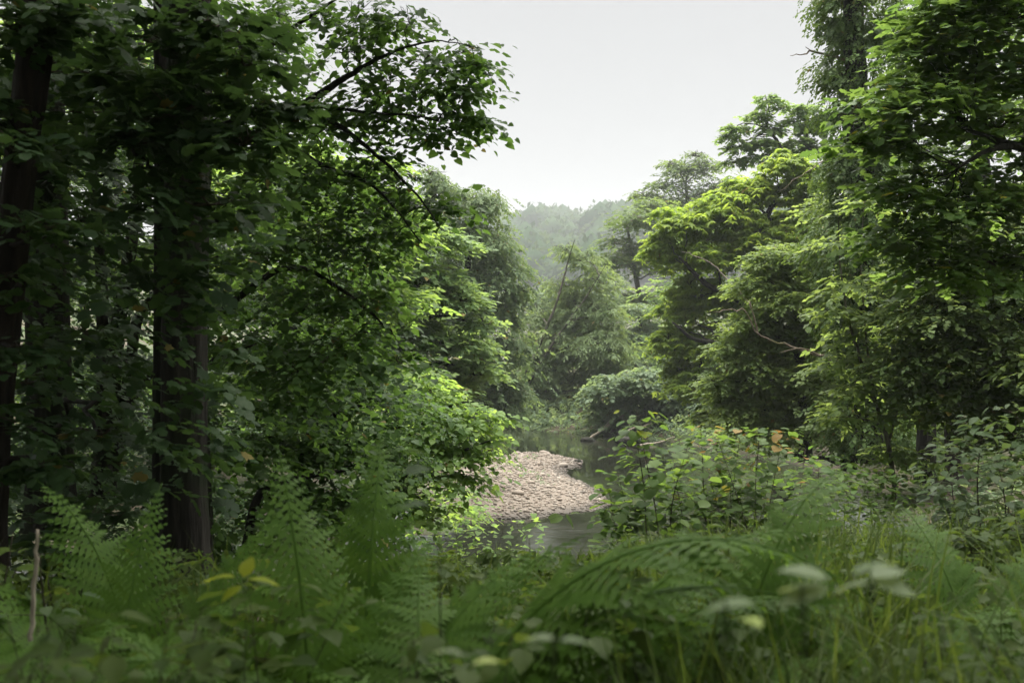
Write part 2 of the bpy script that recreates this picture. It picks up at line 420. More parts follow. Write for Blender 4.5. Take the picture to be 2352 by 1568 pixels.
V += np.stack([pc[:, 0], pc[:, 1], zz + s * 0.25], -1)[:, None, :]
Fp = f1[None] + (np.arange(n) * len(v1))[:, None, None]
peb.add(V.reshape(-1, 3), Fp.reshape(-1, 3), np.repeat(rng.random(n), len(f1)))
po = peb.build('pebbles', M['stone'], bar, smooth=True, kind='stuff')

# ------------------------------------------------------------------ leaves and sprays
def tmpl(points, mid):
    """outline half-lists mirrored about the midrib -> verts, tris; points: [(halfwidth, y, z)], mid: [(y, z)]"""
    v = [(0, y, z) for y, z in mid]; nm = len(mid); f = []
    for sgn in (1, -1):
        o = len(v); v += [(sgn * w, y, z) for w, y, z in points]
        seq = [0] + [o + k for k in range(len(points))] + [nm - 1]
        c = nm // 2
        for a, b in zip(seq[:-1], seq[1:]):
            if c in (a, b): continue
            f.append((a, b, c) if sgn > 0 else (b, a, c))
        if nm == 2: f = f
    return np.array(v, float), np.array(f, int)
LEAF = {}
LEAF['diamond'] = (np.array([(0, 0, 0), (0.34, 0.45, 0.05), (0, 1, -0.12), (-0.34, 0.45, 0.05)], float), np.array([(0, 1, 2), (0, 2, 3)]))
LEAF['narrow'] = (np.array([(0, 0, 0), (0.17, 0.45, 0.03), (0, 1, -0.15), (-0.17, 0.45, 0.03)], float), np.array([(0, 1, 2), (0, 2, 3)]))
LEAF['ovate'] = tmpl([(0.30, 0.22, 0.05), (0.36, 0.5, 0.05), (0.2, 0.8, -0.02)], [(0, 0), (0.5, 0), (1.05, -0.14)])
LEAF['heart'] = tmpl([(0.33, -0.04, 0.03), (0.48, 0.32, 0.07), (0.32, 0.70, 0.0)], [(0.04, 0), (0.45, 0), (1.06, -0.16)])
LEAF['round'] = tmpl([(0.32, 0.0, 0.04), (0.47, 0.3, 0.08), (0.48, 0.58, 0.06), (0.30, 0.86, 0.0)], [(0.03, 0), (0.5, 0), (1.05, -0.10)])
LEAF['broad'] = tmpl([(0.44, 0.34, 0.06)], [(0, 0), (0.45, 0), (1.06, -0.14)])
LEAF['maple'] = tmpl([(0.38, -0.02, -0.03), (0.30, 0.16, 0.02), (0.62, 0.36, -0.06), (0.32, 0.44, 0.03), (0.36, 0.76, -0.04)], [(0.02, 0), (0.40, 0.03), (1.02, -0.10)])
def rotm(ax, ang):
    c, s = math.cos(ang), math.sin(ang)
    if ax == 'x': return np.array([[1, 0, 0], [0, c, -s], [0, s, c]])
    if ax == 'y': return np.array([[c, 0, s], [0, 1, 0], [-s, 0, c]])
    return np.array([[c, -s, 0], [s, c, 0], [0, 0, 1]])
def spray_list(leaf, n, lsize, length, rng, droop=0.35, flat=0.25, variants=6, twig=True, fan=False):
    """list of variants; each is a list of (R, pos, scale) of single leaves in spray space (along +Y)"""
    outl = []
    for k in range(variants):
        items = []
        for q in range(n):
            u = (q + 0.5 + rng.normal(0, 0.15)) / n
            if fan:
                a = (q / (n - 1) - 0.5) * 4.4 if n > 1 else 0
                pos = np.zeros(3); az = -a; el = -0.35 - 0.15 * rng.random()
            else:
                y = length * u; pos = np.array([rng.normal(0, 0.02) * length, y, -droop * length * u * u])
                side = 1 if q % 2 else -1
                az = -side * (0.95 - 0.5 * u + rng.normal(0, 0.25)) if q < n - 1 else rng.normal(0, 0.2)
                el = -0.06 - 0.6 * droop * u + rng.normal(0, 0.17)
            Rm = rotm('z', az) @ rotm('x', el) @ rotm('y', rng.normal(0, flat))
            items.append((Rm, pos, lsize * rng.uniform(0.5, 1.3)))
        outl.append(items)
    return outl
def frames(dirs, rng, roll=0.35):
    """rotation matrices whose local +Y is dirs and whose +Z is as upright as it can be, plus random roll"""
    y = dirs / (np.linalg.norm(dirs, axis=1)[:, None] + 1e-9)
    up = np.tile(np.array([0, 0, 1.0]), (len(y), 1)) + rng.normal(0, roll, (len(y), 3))
    x = np.cross(y, up); x /= np.linalg.norm(x, axis=1)[:, None] + 1e-9
    z = np.cross(x, y)
    return np.stack([x, y, z], -1)
LEAFOBJ = {}
def leaf_object_mesh(leaf, mat, k):
    key = (leaf, mat.name, k)
    if key not in LEAFOBJ:
        v, f = LEAF[leaf]; mb = MB(); mb.add(v, f, (k + 0.5) / 6.0 * 0.96); LEAFOBJ[key] = mb.mesh('leaf', mat, False)
    return LEAFOBJ[key]
def in_frame(p):
    px = 1176 + p[:, 0] / np.maximum(p[:, 1], 0.05) * F; py = 784 - (p[:, 2] - CAMZ) / np.maximum(p[:, 1], 0.05) * F
    return (p[:, 1] > 0.2) & (px > 0) & (px < 2352) & (py > 0) & (py < 1568)
def foliage(mb, leaf, sprays, pos, dirs, scale, tint, rng, roll=0.35):
    """adds every leaf of every spray to mb; returns arrays (R, pos, size, tint) of single leaves instead if mb is None"""
    v, f = LEAF[leaf]; pos = np.asarray(pos, float); Rm = frames(np.asarray(dirs, float), rng, roll)
    var = rng.integers(0, len(sprays), len(pos)); single = []
    for k, items in enumerate(sprays):
        m = np.nonzero(var == k)[0]
        if len(m) == 0: continue
        for (lr, lp, ls) in items:
            A = Rm[m] @ lr                                     # (m,3,3)
            p = pos[m] + np.einsum('mij,j->mi', Rm[m], lp) * scale[m][:, None]
            s = ls * scale[m]
            tt = np.clip(tint[m] + rng.normal(0, 0.22, len(m)), 0, 0.96)
            lucky = rng.random(len(m)) < 0.006; tt = np.where(lucky, 1.0, tt)
            single.append((A, p, s, tt))
    A = np.concatenate([q[0] for q in single]); p = np.concatenate([q[1] for q in single]); s = np.concatenate([q[2] for q in single]); tt = np.concatenate([q[3] for q in single])
    if mb is None: return A, p, s, tt
    add_leaves(mb, leaf, A, p, s, tt)
def add_leaves(mb, leaf, A, p, s, tt):
    v, f = LEAF[leaf]
    V = np.einsum('mij,nj->mni', A, v) * s[:, None, None] + p[:, None, :]
    Fi = f[None] + (np.arange(len(p)) * len(v))[:, None, None]
    mb.add(V.reshape(-1, 3), Fi.reshape(-1, 3), np.repeat(tt, len(f)))
def leaf_parts(root, leaf, mat, A, p, s, tt, count=300, rng=None, sel=None):
    """the leaves that show largest become objects of their own; returns the mask of the rest"""
    vis = in_frame(p); size = np.where(vis, s / np.maximum(p[:, 1], 0.3), -1.0)
    if sel is not None: size = np.where(sel, size, -1)
    order = np.argsort(-size)[:count]; order = order[size[order] > 0]
    for q in order:
        o = bpy.data.objects.new('leaf', leaf_object_mesh(leaf, mat, int(min(5, tt[q] * 6)))); col.objects.link(o)
        Mx = Matrix([[float(c) for c in row] for row in A[q] * s[q]]).to_4x4(); Mx.translation = Vector(p[q])
        o.parent = root; o.matrix_basis = Matrix.Translation(-root.location) @ Mx
    rest = np.ones(len(p), bool); rest[order] = False
    return rest

# ------------------------------------------------------------------ trees
def tree(name, label, cat, trunks, lobes, d, leaf, lsize, nper, slen, n, mat, bark='bark', twigm='twig', seed=1, droop=0.18, elev=-0.10, sub=7, fill=0.25,
         flat=0.2, squash=0.75, group=None, parts=0, hang=0.0, limb_r=0.4, sides=8, jit=0.004, fan=False, extra=None, roll=0.27, smooth_trunk=True, disc=0.33, twig_r=0.012, depth=1.0, trunk_rough=0.03, vz=0.22, shade_leaves=None):
    """trunks: list of [(px,py,d,r)...]; lobes: [(px,py,rpx[,d])]; lsize, slen in metres"""
    rng = np.random.default_rng(seed); n = int(n * 0.85); lsize = lsize * 1.07
    tp = [np.array([P(a, b, c) for a, b, c, r in t]) for t in trunks]; tr = [np.array([q[3] for q in t]) for t in trunks]
    base = tp[0][0].copy(); root = thing(name, label, cat, base, group)
    paths = []
    for a, r in zip(tp, tr):
        a2, r2 = smooth_path(a, r, 7, jit * np.linalg.norm(a[-1] - a[0]) / 3, rng)
        r2[:2] = r2[:2] * np.array([1.18, 1.06])[:len(r2[:2])]
        mb = MB(); tube(mb, a2, r2, max(sides, 7), trunk_rough, rng); mb.build('trunk', M[bark], root, smooth=smooth_trunk); paths.append((a2, r2))
    allp = np.concatenate([q[0] for q in paths]); allr = np.concatenate([q[1] for q in paths])
    tw = MB(); pos, dirs, sc, ti = [], [], [], []
    tot = sum(l[2] ** 2 for l in lobes); nsub_tw = 0
    for l in lobes:
        ld = l[3] if len(l) > 3 else d
        c = P(l[0], l[1], ld); c[1] += 0 if len(l) > 3 else rng.normal(0, 0.25) * l[2] * d / F
        r = l[2] * ld / F; rad = np.array([r, r * depth, r * squash])
        # limb from the trunk to the lobe
        k = np.argmin(np.linalg.norm(allp - (c - np.array([0, 0, 0.5 * r])), axis=1) + np.where(allp[:, 2] > c[2] - 0.1 * r, 0.6 * r, 0))
        a = allp[k]; mid = (a + c) / 2 + rng.normal(0, 0.10, 3) * np.linalg.norm(c - a) + np.array([0, 0, 0.10 * np.linalg.norm(c - a)])
        lr = min(max(allr[k] * limb_r, twig_r * 1.5), 0.05 * np.linalg.norm(c - a) + 0.02)
        pts, rr = smooth_path([a, mid, c], [lr, lr * 0.7, lr * 0.4], 5, 0.02 * np.linalg.norm(c - a), rng)
        mb = MB(); tube(mb, pts, rr, 6); mb.build('limb', M[bark], root, smooth=True)
        ns = max(30, int(n * l[2] ** 2 / tot)); nf = int(ns * fill)
        K = sub
        u = rng.normal(0, 1, (K, 3)); u[:, 2] = np.abs(u[:, 2]) * 0.9 - 0.35 * rng.random(K); u /= np.linalg.norm(u, axis=1)[:, None]
        sc_c = c + u * rad * rng.uniform(0.55, 0.98, (K, 1))
        for q in range(K):
            m2 = (c + sc_c[q]) / 2 + rng.normal(0, 0.08, 3) * r
            pts, rr = smooth_path([c, m2, sc_c[q]], [max(lr * 0.4, twig_r), max(lr * 0.25, twig_r * 0.8), twig_r * 0.5], 2, 0.02 * r, rng)
            tube(tw, pts, rr, 3)
            for _ in range(2):
                e = sc_c[q] + rng.normal(0, 1, 3) * rad * np.array([0.3, 0.3, 0.12])
                pts, rr = smooth_path([m2, (m2 + e) / 2 + rng.normal(0, 0.06, 3) * r, e], [twig_r * 0.7, twig_r * 0.55, twig_r * 0.3], 2)
                tube(tw, pts, rr, 3)
        w = rng.integers(0, K, ns - nf)
        s_ = r * disc * rng.uniform(0.75, 1.3, K)
        off = rng.normal(0, 1, (ns - nf, 3)); rho = np.hypot(off[:, 0], off[:, 1])
        pp = sc_c[w] + off * s_[w][:, None] * np.array([1, depth, vz]); pp[:, 2] -= 0.22 * s_[w] * rho ** 2 - 0.15 * s_[w]
        u2 = rng.normal(0, 1, (nf, 3)); u2 /= np.linalg.norm(u2, axis=1)[:, None]
        pf = c + u2 * rad * (rng.random((nf, 1)) ** (1 / 3)) * 0.95
        pa = np.concatenate([pp, pf]); tin = np.concatenate([rng.uniform(0.2, 0.8, K)[w], rng.uniform(0.1, 0.7, nf)])
        outw = np.concatenate([pp - sc_c[w], u2]) ; outw = outw / (np.linalg.norm(outw, axis=1)[:, None] + 1e-6) + 0.5 * (pa - c) / r
        outw[:, 2] = 0; outw /= np.linalg.norm(outw, axis=1)[:, None] + 1e-6
        outw += rng.normal(0, 0.35, outw.shape) * np.array([1, 1, 0.5]); outw[:, 2] += elev
        if hang: outw = outw * np.array([1.3 - hang, 1.3 - hang, 0.5]); outw[:, 2] -= hang * 0.9
        pos.append(pa); dirs.append(outw); sc.append(rng.uniform(0.75, 1.25, len(pa))); ti.append(tin)
    if extra is not None:
        ep, ed, es = extra(rng); pos.append(ep); dirs.append(ed); sc.append(rng.uniform(0.8, 1.2, len(ep)) * es); ti.append(rng.uniform(0.2, 0.8, len(ep)))
    pos = np.concatenate(pos); dirs = np.concatenate(dirs); sc = np.concatenate(sc); ti = np.concatenate(ti)
    spr = spray_list(leaf, nper, lsize, slen, rng, droop, flat, fan=fan)
    A, p, s, tt = foliage(None, leaf, spr, pos, dirs, sc, ti, rng, roll)
    keep = p[:, 2] > np.maximum(ground_z(p[:, 0], p[:, 1]), WATER) + 0.03
    A, p, s, tt = A[keep], p[keep], s[keep], tt[keep]
    if parts: 
        rest = leaf_parts(root, leaf, M[mat], A, p, s, tt, parts); A, p, s, tt = A[rest], p[rest], s[rest], tt[rest]
    mb = MB(); add_leaves(mb, leaf, A, p, s, tt)
    if shade_leaves is not None:              # unseen leaves added to cast shade, overhead and behind the camera
        ep, ed, es = shade_leaves(rng)
        foliage(mb, 'diamond', spray_list('diamond', 4, lsize, slen, rng), ep, ed, rng.uniform(0.8, 1.2, len(ep)) * es, rng.uniform(0.2, 0.8, len(ep)), rng, roll)
    mb.build('crown', M[mat], root, kind='stuff')
    tw.build('twigs', M[twigm], root, kind='stuff')
    return root

def veil(n, poly, d0, d1, seed, thr=.32, scale=.011):
    """sprays strewn through the depth of a leafy curtain whose outline is given in photo positions"""
    poly = np.array(poly, float)
    def fn(rng):
        lo, hi = poly.min(0), poly.max(0); q = rng.uniform(lo, hi, (n * 3, 2)); q = q[poly_dist(q[:, 0], q[:, 1], poly) > 0]
        q = q[vnoise(q[:, 0] * scale, q[:, 1] * scale * 1.4, seed) * .7 + .3 * rng.random(len(q)) > thr][:n]
        dd = rng.uniform(d0, d1, len(q))
        p = np.stack([(q[:, 0] - 1176) / F * dd, dd, CAMZ - (q[:, 1] - 784) / F * dd], -1)
        dr = rng.normal(0, .6, p.shape); dr[:, 0] += .7; dr[:, 2] = -.2 + rng.normal(0, .25, len(p)); return p, dr, np.ones(len(p))
    return fn
def shade_canopy(seed, n, box):  # oversized leaves out of view, added to darken what lies below
    def fn(rng):
        lo, hi = np.array(box[0]), np.array(box[1])
        p = rng.uniform(lo, hi, (n, 3))
        m = vnoise(p[:, 0] * .5, p[:, 1] * .5, seed) > 0.18
        vis = (p[:, 2] < CAMZ + 0.37 * np.maximum(p[:, 1], 0) + 0.5) & (p[:, 1] > -2.5)
        p = p[m & ~vis]
        d = rng.normal(0, 1, p.shape); d[:, 2] = -.25; return p, d, np.full(len(p), 2.7)
    return fn
# ---- far bank and middle distance -------------------------------------------------
tree('maple_tree', 'rounded mid-green maple on the left bank beside the drooping birch', 'tree',
     [[(900, 1010, 25, .22), (905, 850, 25, .19), (930, 700, 25, .15), (940, 560, 25, .09)]],
     [(905, 540, 95), (1010, 560, 60), (820, 640, 130), (960, 660, 95), (1060, 690, 55), (1040, 800, 80), (900, 790, 120), (760, 830, 120), (1090, 860, 50), (980, 900, 90), (700, 700, 120), (1110, 745, 30)],
     25, 'diamond', .135, 7, .32, 9500, 'maple', seed=3, sub=12, disc=.26, elev=-.1)
tree('birch_tree', 'drooping olive-green birch with a ragged top left of the river bend', 'tree',
     [[(1075, 975, 40, .22), (1080, 800, 40, .18), (1075, 620, 40, .13), (1085, 470, 40, .06)]],
     [(1010, 440, 45), (1075, 470, 55), (1130, 470, 38), (1040, 540, 75), (1120, 560, 65), (1150, 640, 65), (1060, 650, 80), (1165, 720, 50), (1090, 750, 85), (1180, 800, 40), (1120, 850, 75), (1060, 890, 80), (1150, 910, 50), (985, 400, 26), (1190, 670, 28), (1135, 940, 45), (1185, 890, 36), (1080, 960, 55), (1010, 640, 60), (1020, 760, 60), (1175, 945, 30)],
     40, 'diamond', .135, 7, .4, 9000, 'birch', seed=4, hang=.5, sub=14, disc=.33, twig_r=.014, fill=.22, vz=.42, squash=.95)
tree('willow_tree', 'pale olive leaning tree hanging over the water at the river bend', 'tree',
     [[(1168, 965, 47.5, 0.124), (1196, 890, 47.5, 0.124), (1240, 790, 47.5, 0.081), (1280, 690, 47.5, 0.056), (1305, 600, 47.5, 0.034), (1320, 550, 47.5, 0.012)],
      [(1192, 955, 47.5, 0.099), (1215, 880, 47.5, 0.087), (1262, 800, 47.5, 0.062), (1340, 690, 47.5, 0.031), (1390, 610, 47.5, 0.015)]],
     [(1295, 575, 26, 48.6), (1345, 600, 34, 48.8), (1375, 650, 46, 49), (1285, 660, 34, 49), (1240, 730, 36, 49), (1345, 730, 66, 49.2), (1395, 720, 40, 48), (1290, 800, 75), (1370, 800, 65), (1240, 850, 50), (1320, 880, 80), (1400, 850, 35), (1290, 945, 60), (1225, 930, 45), (1345, 950, 50), (1215, 800, 30, 48.6), (1250, 970, 40), (1380, 900, 40), (1310, 985, 30), (1215, 900, 40), (1205, 955, 34), (1400, 930, 30), (1390, 790, 45), (1270, 760, 45, 49.2), (1310, 690, 30, 49)],
     48, 'narrow', .21, 7, .38, 8000, 'willow', bark='bark_grey', seed=5, hang=.38, sub=15, disc=.34, fill=.22, vz=.42, squash=.95, twig_r=.02, limb_r=.5)
tree('alder_tree', 'low light-green alder leaning over the right bank by the driftwood', 'tree',
     [[(1500, 985, 43, .17), (1480, 930, 43, .14), (1440, 890, 42.5, .09), (1400, 880, 42, .04)]],
     [(1385, 900, 36), (1440, 880, 45), (1500, 875, 45), (1410, 940, 40), (1470, 930, 50), (1540, 920, 45), (1385, 965, 22), (1560, 960, 40), (1590, 900, 40)],
     42.5, 'diamond', .16, 7, .45, 2600, 'alder', seed=6, sub=8, disc=.35)
tree('ash_tree', 'grey-green ash with bare grey twigs behind the leaning tree', 'tree',
     [[(1500, 960, 68, .3), (1480, 780, 68, .25), (1462, 640, 68, .17), (1440, 520, 68, .08)]],
     [(1450, 510, 50), (1500, 480, 45), (1420, 600, 45), (1490, 600, 65), (1440, 700, 60), (1520, 700, 70), (1470, 800, 65), (1540, 820, 60), (1410, 560, 30), (1560, 600, 50)],
     68, 'diamond', .24, 7, .7, 3600, 'ash', bark='bark_grey', twigm='dead', seed=7, sub=9, disc=.36, twig_r=.03, fill=.2)
tree('ash_tree', 'tall sparse feathery ash standing against the sky behind the bright chestnut', 'tree',
     [[(1590, 900, 82, .35), (1585, 650, 82, .3), (1580, 520, 82, .22), (1575, 420, 82, .1)]],
     [(1530, 430, 36), (1580, 400, 42), (1620, 390, 36), (1510, 470, 32), (1640, 440, 36), (1570, 470, 50), (1600, 360, 20), (1545, 380, 20), (1480, 450, 26)],
     82, 'diamond', .22, 7, .75, 1500, 'ash', bark='bark_grey', seed=8, sub=11, disc=.30, fill=.12, twig_r=.045)
tree('hornbeam_tree', 'small blue-green layered tree between the leaning tree and the chestnut', 'tree',
     [[(1480, 960, 58, .2), (1478, 840, 58, .16), (1470, 730, 58, .07)]],
     [(1465, 715, 34), (1440, 770, 42), (1500, 760, 40), (1450, 830, 50), (1510, 830, 45)],
     58, 'diamond', .2, 7, .6, 1700, 'alder', seed=9, sub=10, disc=.34)
tree('chestnut_tree', 'bright yellow-green spreading chestnut with dark boughs right of the river', 'tree',
     [[(1800, 1010, 33, .34), (1790, 880, 33, .3), (1770, 760, 33, .25), (1740, 650, 33, .2), (1745, 540, 33, .13), (1790, 440, 33, .07)],
      [(1765, 750, 33, .2), (1700, 690, 32.5, .14), (1620, 650, 32, .09), (1560, 590, 31.5, .04)],
      [(1780, 800, 33, .16), (1690, 790, 32, .11), (1600, 780, 31, .07), (1545, 740, 30.5, .03)]],
     [(1800, 390, 60), (1725, 440, 70), (1650, 490, 70), (1570, 520, 68), (1530, 590, 52), (1640, 590, 80), (1740, 550, 80), (1850, 500, 70), (1850, 430, 55), (1600, 680, 62), (1700, 690, 80),
      (1560, 720, 50), (1545, 790, 55), (1620, 800, 70), (1720, 800, 80), (1800, 640, 80), (1590, 890, 60), (1680, 900, 70), (1560, 850, 40), (1520, 560, 35), (1875, 580, 60), (1640, 960, 45)],
     33, 'narrow', .20, 7, .2, 15000, 'chestnut', seed=10, fan=True, sub=16, disc=.24, elev=.05, fill=.18, squash=.85, twig_r=.016, roll=.25)
tree('ash_tree', 'airy pale ash top rising above the bright chestnut', 'tree',
     [[(1860, 1000, 39, .3), (1850, 700, 39, .22), (1830, 450, 39, .15), (1800, 350, 39, .09), (1760, 290, 39, .04)],
      [(1835, 460, 39, .1), (1850, 360, 39, .07), (1855, 290, 39, .03)]],
     [(1760, 232, 17), (1742, 270, 18), (1775, 298, 15), (1692, 298, 16), (1672, 315, 12), (1703, 338, 18), (1742, 330, 17), (1728, 366, 16), (1850, 252, 17), (1825, 282, 17), (1862, 300, 18), (1800, 248, 13), (1836, 330, 20), (1790, 345, 18), (1688, 372, 13), (1880, 345, 24), (1895, 400, 42), (1890, 280, 20)],
     39, 'diamond', .17, 7, .34, 1700, 'maple', seed=12, sub=6, disc=.42, fill=.35, twig_r=.018)
tree('field_maple_tree', 'yellowish small-leaved field maple below the chestnut on the right bank', 'tree',
     [[(1850, 1060, 21, .15), (1845, 920, 21, .12), (1830, 780, 21, .1), (1810, 640, 21, .05)]],
     [(1800, 590, 55), (1860, 610, 45), (1760, 650, 55), (1830, 690, 65), (1740, 740, 55), (1800, 780, 75), (1880, 760, 55), (1700, 800, 50), (1760, 860, 75), (1690, 900, 50), (1850, 880, 75), (1730, 950, 70), (1820, 970, 70), (1650, 880, 30)],
     21, 'diamond', 0.085, 7, .28, 9000, 'fieldmaple', seed=13, sub=12, disc=.34, fill=.25, twig_r=.008)
tree('thorn_tree', 'dense shady thorn between the field maple and the ivy trunk', 'tree',
     [[(1950, 1080, 25, .18), (1960, 900, 25, .14), (1960, 700, 25, .07)]],
     [(1930, 560, 60), (1980, 660, 75), (1920, 760, 75), (2000, 820, 80), (1930, 900, 80), (1980, 990, 75), (2080, 700, 80), (2080, 900, 90), (1880, 990, 60), (1900, 480, 50), (1850, 680, 60), (1790, 1000, 60), (1700, 1000, 50), (2060, 1020, 70), (2150, 1020, 60), (1880, 840, 70)],
     25, 'diamond', .115, 7, .34, 7000, 'fieldmaple', seed=14, sub=10, disc=.4, fill=.35)
# ---- the ivy tower -----------------------------------------------------------------
def ivy_sleeve(rng):
    n = 5600; t = rng.random(n)
    py = -150 + t * 1180; px = 1975 + 20 * np.sin(py / 130.) + (py - 300) * 0.02
    w = 50 + 20 * np.sin(py / 70.0) + 20 * np.sin(py / 31. + 2) + rng.random(n) ** 3 * 60
    th = rng.uniform(0, 6.283, n); dd = 19.0
    pos = np.stack([(px - 1176) / F * dd + np.cos(th) * w * dd / F, dd + np.sin(th) * w * dd / F, CAMZ - (py - 784) / F * dd], -1)
    dirs = np.stack([np.cos(th), np.sin(th), np.full(n, -.7)], -1) + rng.normal(0, .4, (n, 3)); return pos, dirs, np.ones(n)
tree('ivy_clad_tree', 'tall dark ivy-wrapped trunk rising out of the top right of the photo', 'tree',
     [[(1995, 1060, 19, .3), (1990, 800, 19, .26), (1985, 500, 19, .24), (1965, 200, 19, .22), (1955, -150, 19, .17)],
      [(2060, 330, 19, .10), (2066, 180, 19, .07), (2090, 60, 19, .05), (2120, -60, 19, .03)]],
     [(1925, 60, 36), (1930, 170, 34), (1920, 260, 36), (1965, 370, 55), (2040, 60, 45), (2030, 300, 40), (1985, 480, 60), (1950, 560, 50), (2000, 640, 60), (1960, -30, 50)],
     19, 'diamond', 0.076, 7, .26, 2300, 'ivy', seed=15, sub=8, disc=.42, hang=.8, extra=ivy_sleeve, twig_r=.006)
# ---- right-hand near trees ---------------------------------------------------------
tree('sycamore_tree', 'near sycamore with broad lobed leaves reaching in from the right edge', 'tree',
     [[(2620, 1350, 9.5, .2), (2600, 900, 9.5, .18), (2560, 480, 9.3, .15), (2500, 100, 9, .1)],
      [(2560, 420, 9.3, .06), (2440, 350, 9, .045), (2330, 335, 8.8, .04), (2220, 300, 8.7, .018)],
      [(2540, 400, 9.3, .05), (2400, 345, 8.9, .03), (2290, 340, 8.6, .028), (2200, 385, 8.5, .012)]],
     [(1990, 260, 60), (2060, 330, 70), (1970, 330, 42), (2120, 250, 75), (2080, 450, 75), (2160, 400, 80), (2050, 560, 60), (2120, 540, 75), (2220, 180, 95), (2280, 300, 95), (2200, 60, 80), (2300, 60, 100), (2380, 180, 100), (2240, 480, 90), (2340, 420, 100), (2180, 620, 80), (2290, 600, 100), (2420, 600, 110), (2160, 140, 55), (2100, 120, 40), (2140, 40, 50), (2180, -10, 60), (2260, -20, 70), (2340, -30, 80), (2090, 200, 45)],
     9, 'maple', .072, 5, .24, 2900, 'syc', seed=16, sub=9, disc=.42, fill=.3, parts=300, elev=-.12, twig_r=.005, limb_r=.25, shade_leaves=shade_canopy(5, 650, [(1.5, 1.2, 4.4), (8, 8.5, 7.5)]))
tree('beech_tree', 'small-leaved shady beech filling the right edge below the sycamore', 'tree',
     [[(2420, 1250, 13, .2), (2415, 900, 13, .17), (2400, 600, 13, .12), (2350, 300, 13, .08)]],
     [(2230, 640, 110), (2340, 680, 120), (2130, 720, 90), (2200, 800, 110), (2320, 830, 120), (2090, 840, 70), (2150, 900, 75), (2260, 930, 100), (2390, 920, 120), (2100, 640, 60), (2220, 520, 90), (2360, 520, 120), (2330, 1010, 80)],
     13, 'diamond', 0.076, 7, .24, 8500, 'beech', seed=17, sub=10, disc=.38, fill=.4, twig_r=.005)
tree('sapling', 'thin bare-stemmed sapling with sparse yellow-green leaves in front of the ivy trunk', 'tree',
     [[(2058, 1170, 13.5, .035), (2040, 1020, 13.5, .03), (1995, 880, 13.5, .025), (1950, 740, 13.5, .018), (1932, 620, 13.5, .012), (1925, 480, 13.5, .005)],
      [(2010, 920, 13.5, .02), (1990, 780, 13.4, .014), (1978, 600, 13.3, .009), (1990, 400, 13.2, .004)],
      [(2040, 1020, 13.5, .018), (2075, 880, 13.6, .012), (2080, 760, 13.7, .006)]],
     [(1930, 560, 40), (1960, 660, 50), (1910, 720, 45), (1990, 770, 55), (1940, 840, 60), (2060, 820, 45), (2010, 900, 60), (1960, 960, 55), (2080, 950, 50), (1985, 480, 30), (2040, 1050, 50)],
     13.5, 'diamond', 0.085, 6, .24, 950, 'fieldmaple', bark='bark_grey', seed=18, sub=7, disc=.38, twig_r=.004, limb_r=.5)
tree('ivy_clad_tree', 'dark twin-stemmed trunk standing in shade at the right', 'tree',
     [[(2125, 1110, 16, .17), (2128, 950, 16, .15), (2135, 780, 16, .14), (2150, 500, 16, .12)], [(2190, 1105, 16.5, .15), (2188, 930, 16.5, .14), (2192, 760, 16.5, .13), (2230, 450, 16.5, .1)]],
     [(2120, 1060, 34), (2110, 960, 26), (2150, 840, 40), (2200, 700, 55), (2165, 600, 60)], 16, 'diamond', 0.073, 7, .2, 700, 'ivy', bark='bark', seed=19, sub=8, disc=.4, hang=.8, twig_r=.005)
# ---- backdrop woods right and left --------------------------------------------------
tree('oak_tree', 'shady oak behind the ivy trunk, filling the upper right corner', 'tree',
     [[(2280, 1050, 30, .4), (2270, 700, 30, .35), (2250, 300, 30, .25)]],
     [(2330, 40, 120), (2200, 60, 90), (2120, 160, 60), (2200, 200, 110), (2330, 260, 140), (2130, 380, 100), (2230, 480, 130), (2380, 520, 140), (2120, 600, 110), (2280, 740, 150), (2140, 820, 110), (2400, 800, 120), (2270, 950, 120), (2050, 720, 80)],
     30, 'diamond', .16, 7, .45, 7000, 'maple', seed=20, sub=10, disc=.4, fill=.35)
tree('oak_tree', 'sunlit oak glimpsed through the dark trunks at the left edge', 'tree',
     [[(250, 1080, 26, .35), (250, 700, 26, .3), (260, 300, 26, .2)]],
     [(60, 150, 150), (250, 120, 150), (420, 200, 140), (130, 400, 160), (330, 380, 150), (480, 400, 130), (60, 640, 150), (260, 640, 160), (450, 620, 140), (120, 880, 150), (330, 880, 150), (500, 860, 130), (-60, 300, 120), (420, 1000, 100), (200, 1030, 100)],
     26, 'diamond', .17, 7, .46, 7600, 'glow', seed=21, sub=10, disc=.31, fill=.15)
tree('hornbeam_tree', 'sunlit hornbeam seen through the lime branches left of the maple', 'tree',
     [[(660, 1080, 20, .25), (660, 800, 20, .2), (680, 500, 20, .12)]],
     [(700, 400, 90), (820, 440, 80), (600, 470, 110), (720, 540, 120), (860, 540, 90), (620, 680, 130), (780, 680, 110), (600, 860, 130), (760, 850, 120), (880, 700, 80), (680, 980, 110), (900, 900, 90), (920, 460, 50), (860, 390, 45)],
     20, 'diamond', .13, 7, .36, 6600, 'glow', seed=22, sub=10, disc=.31, fill=.2)
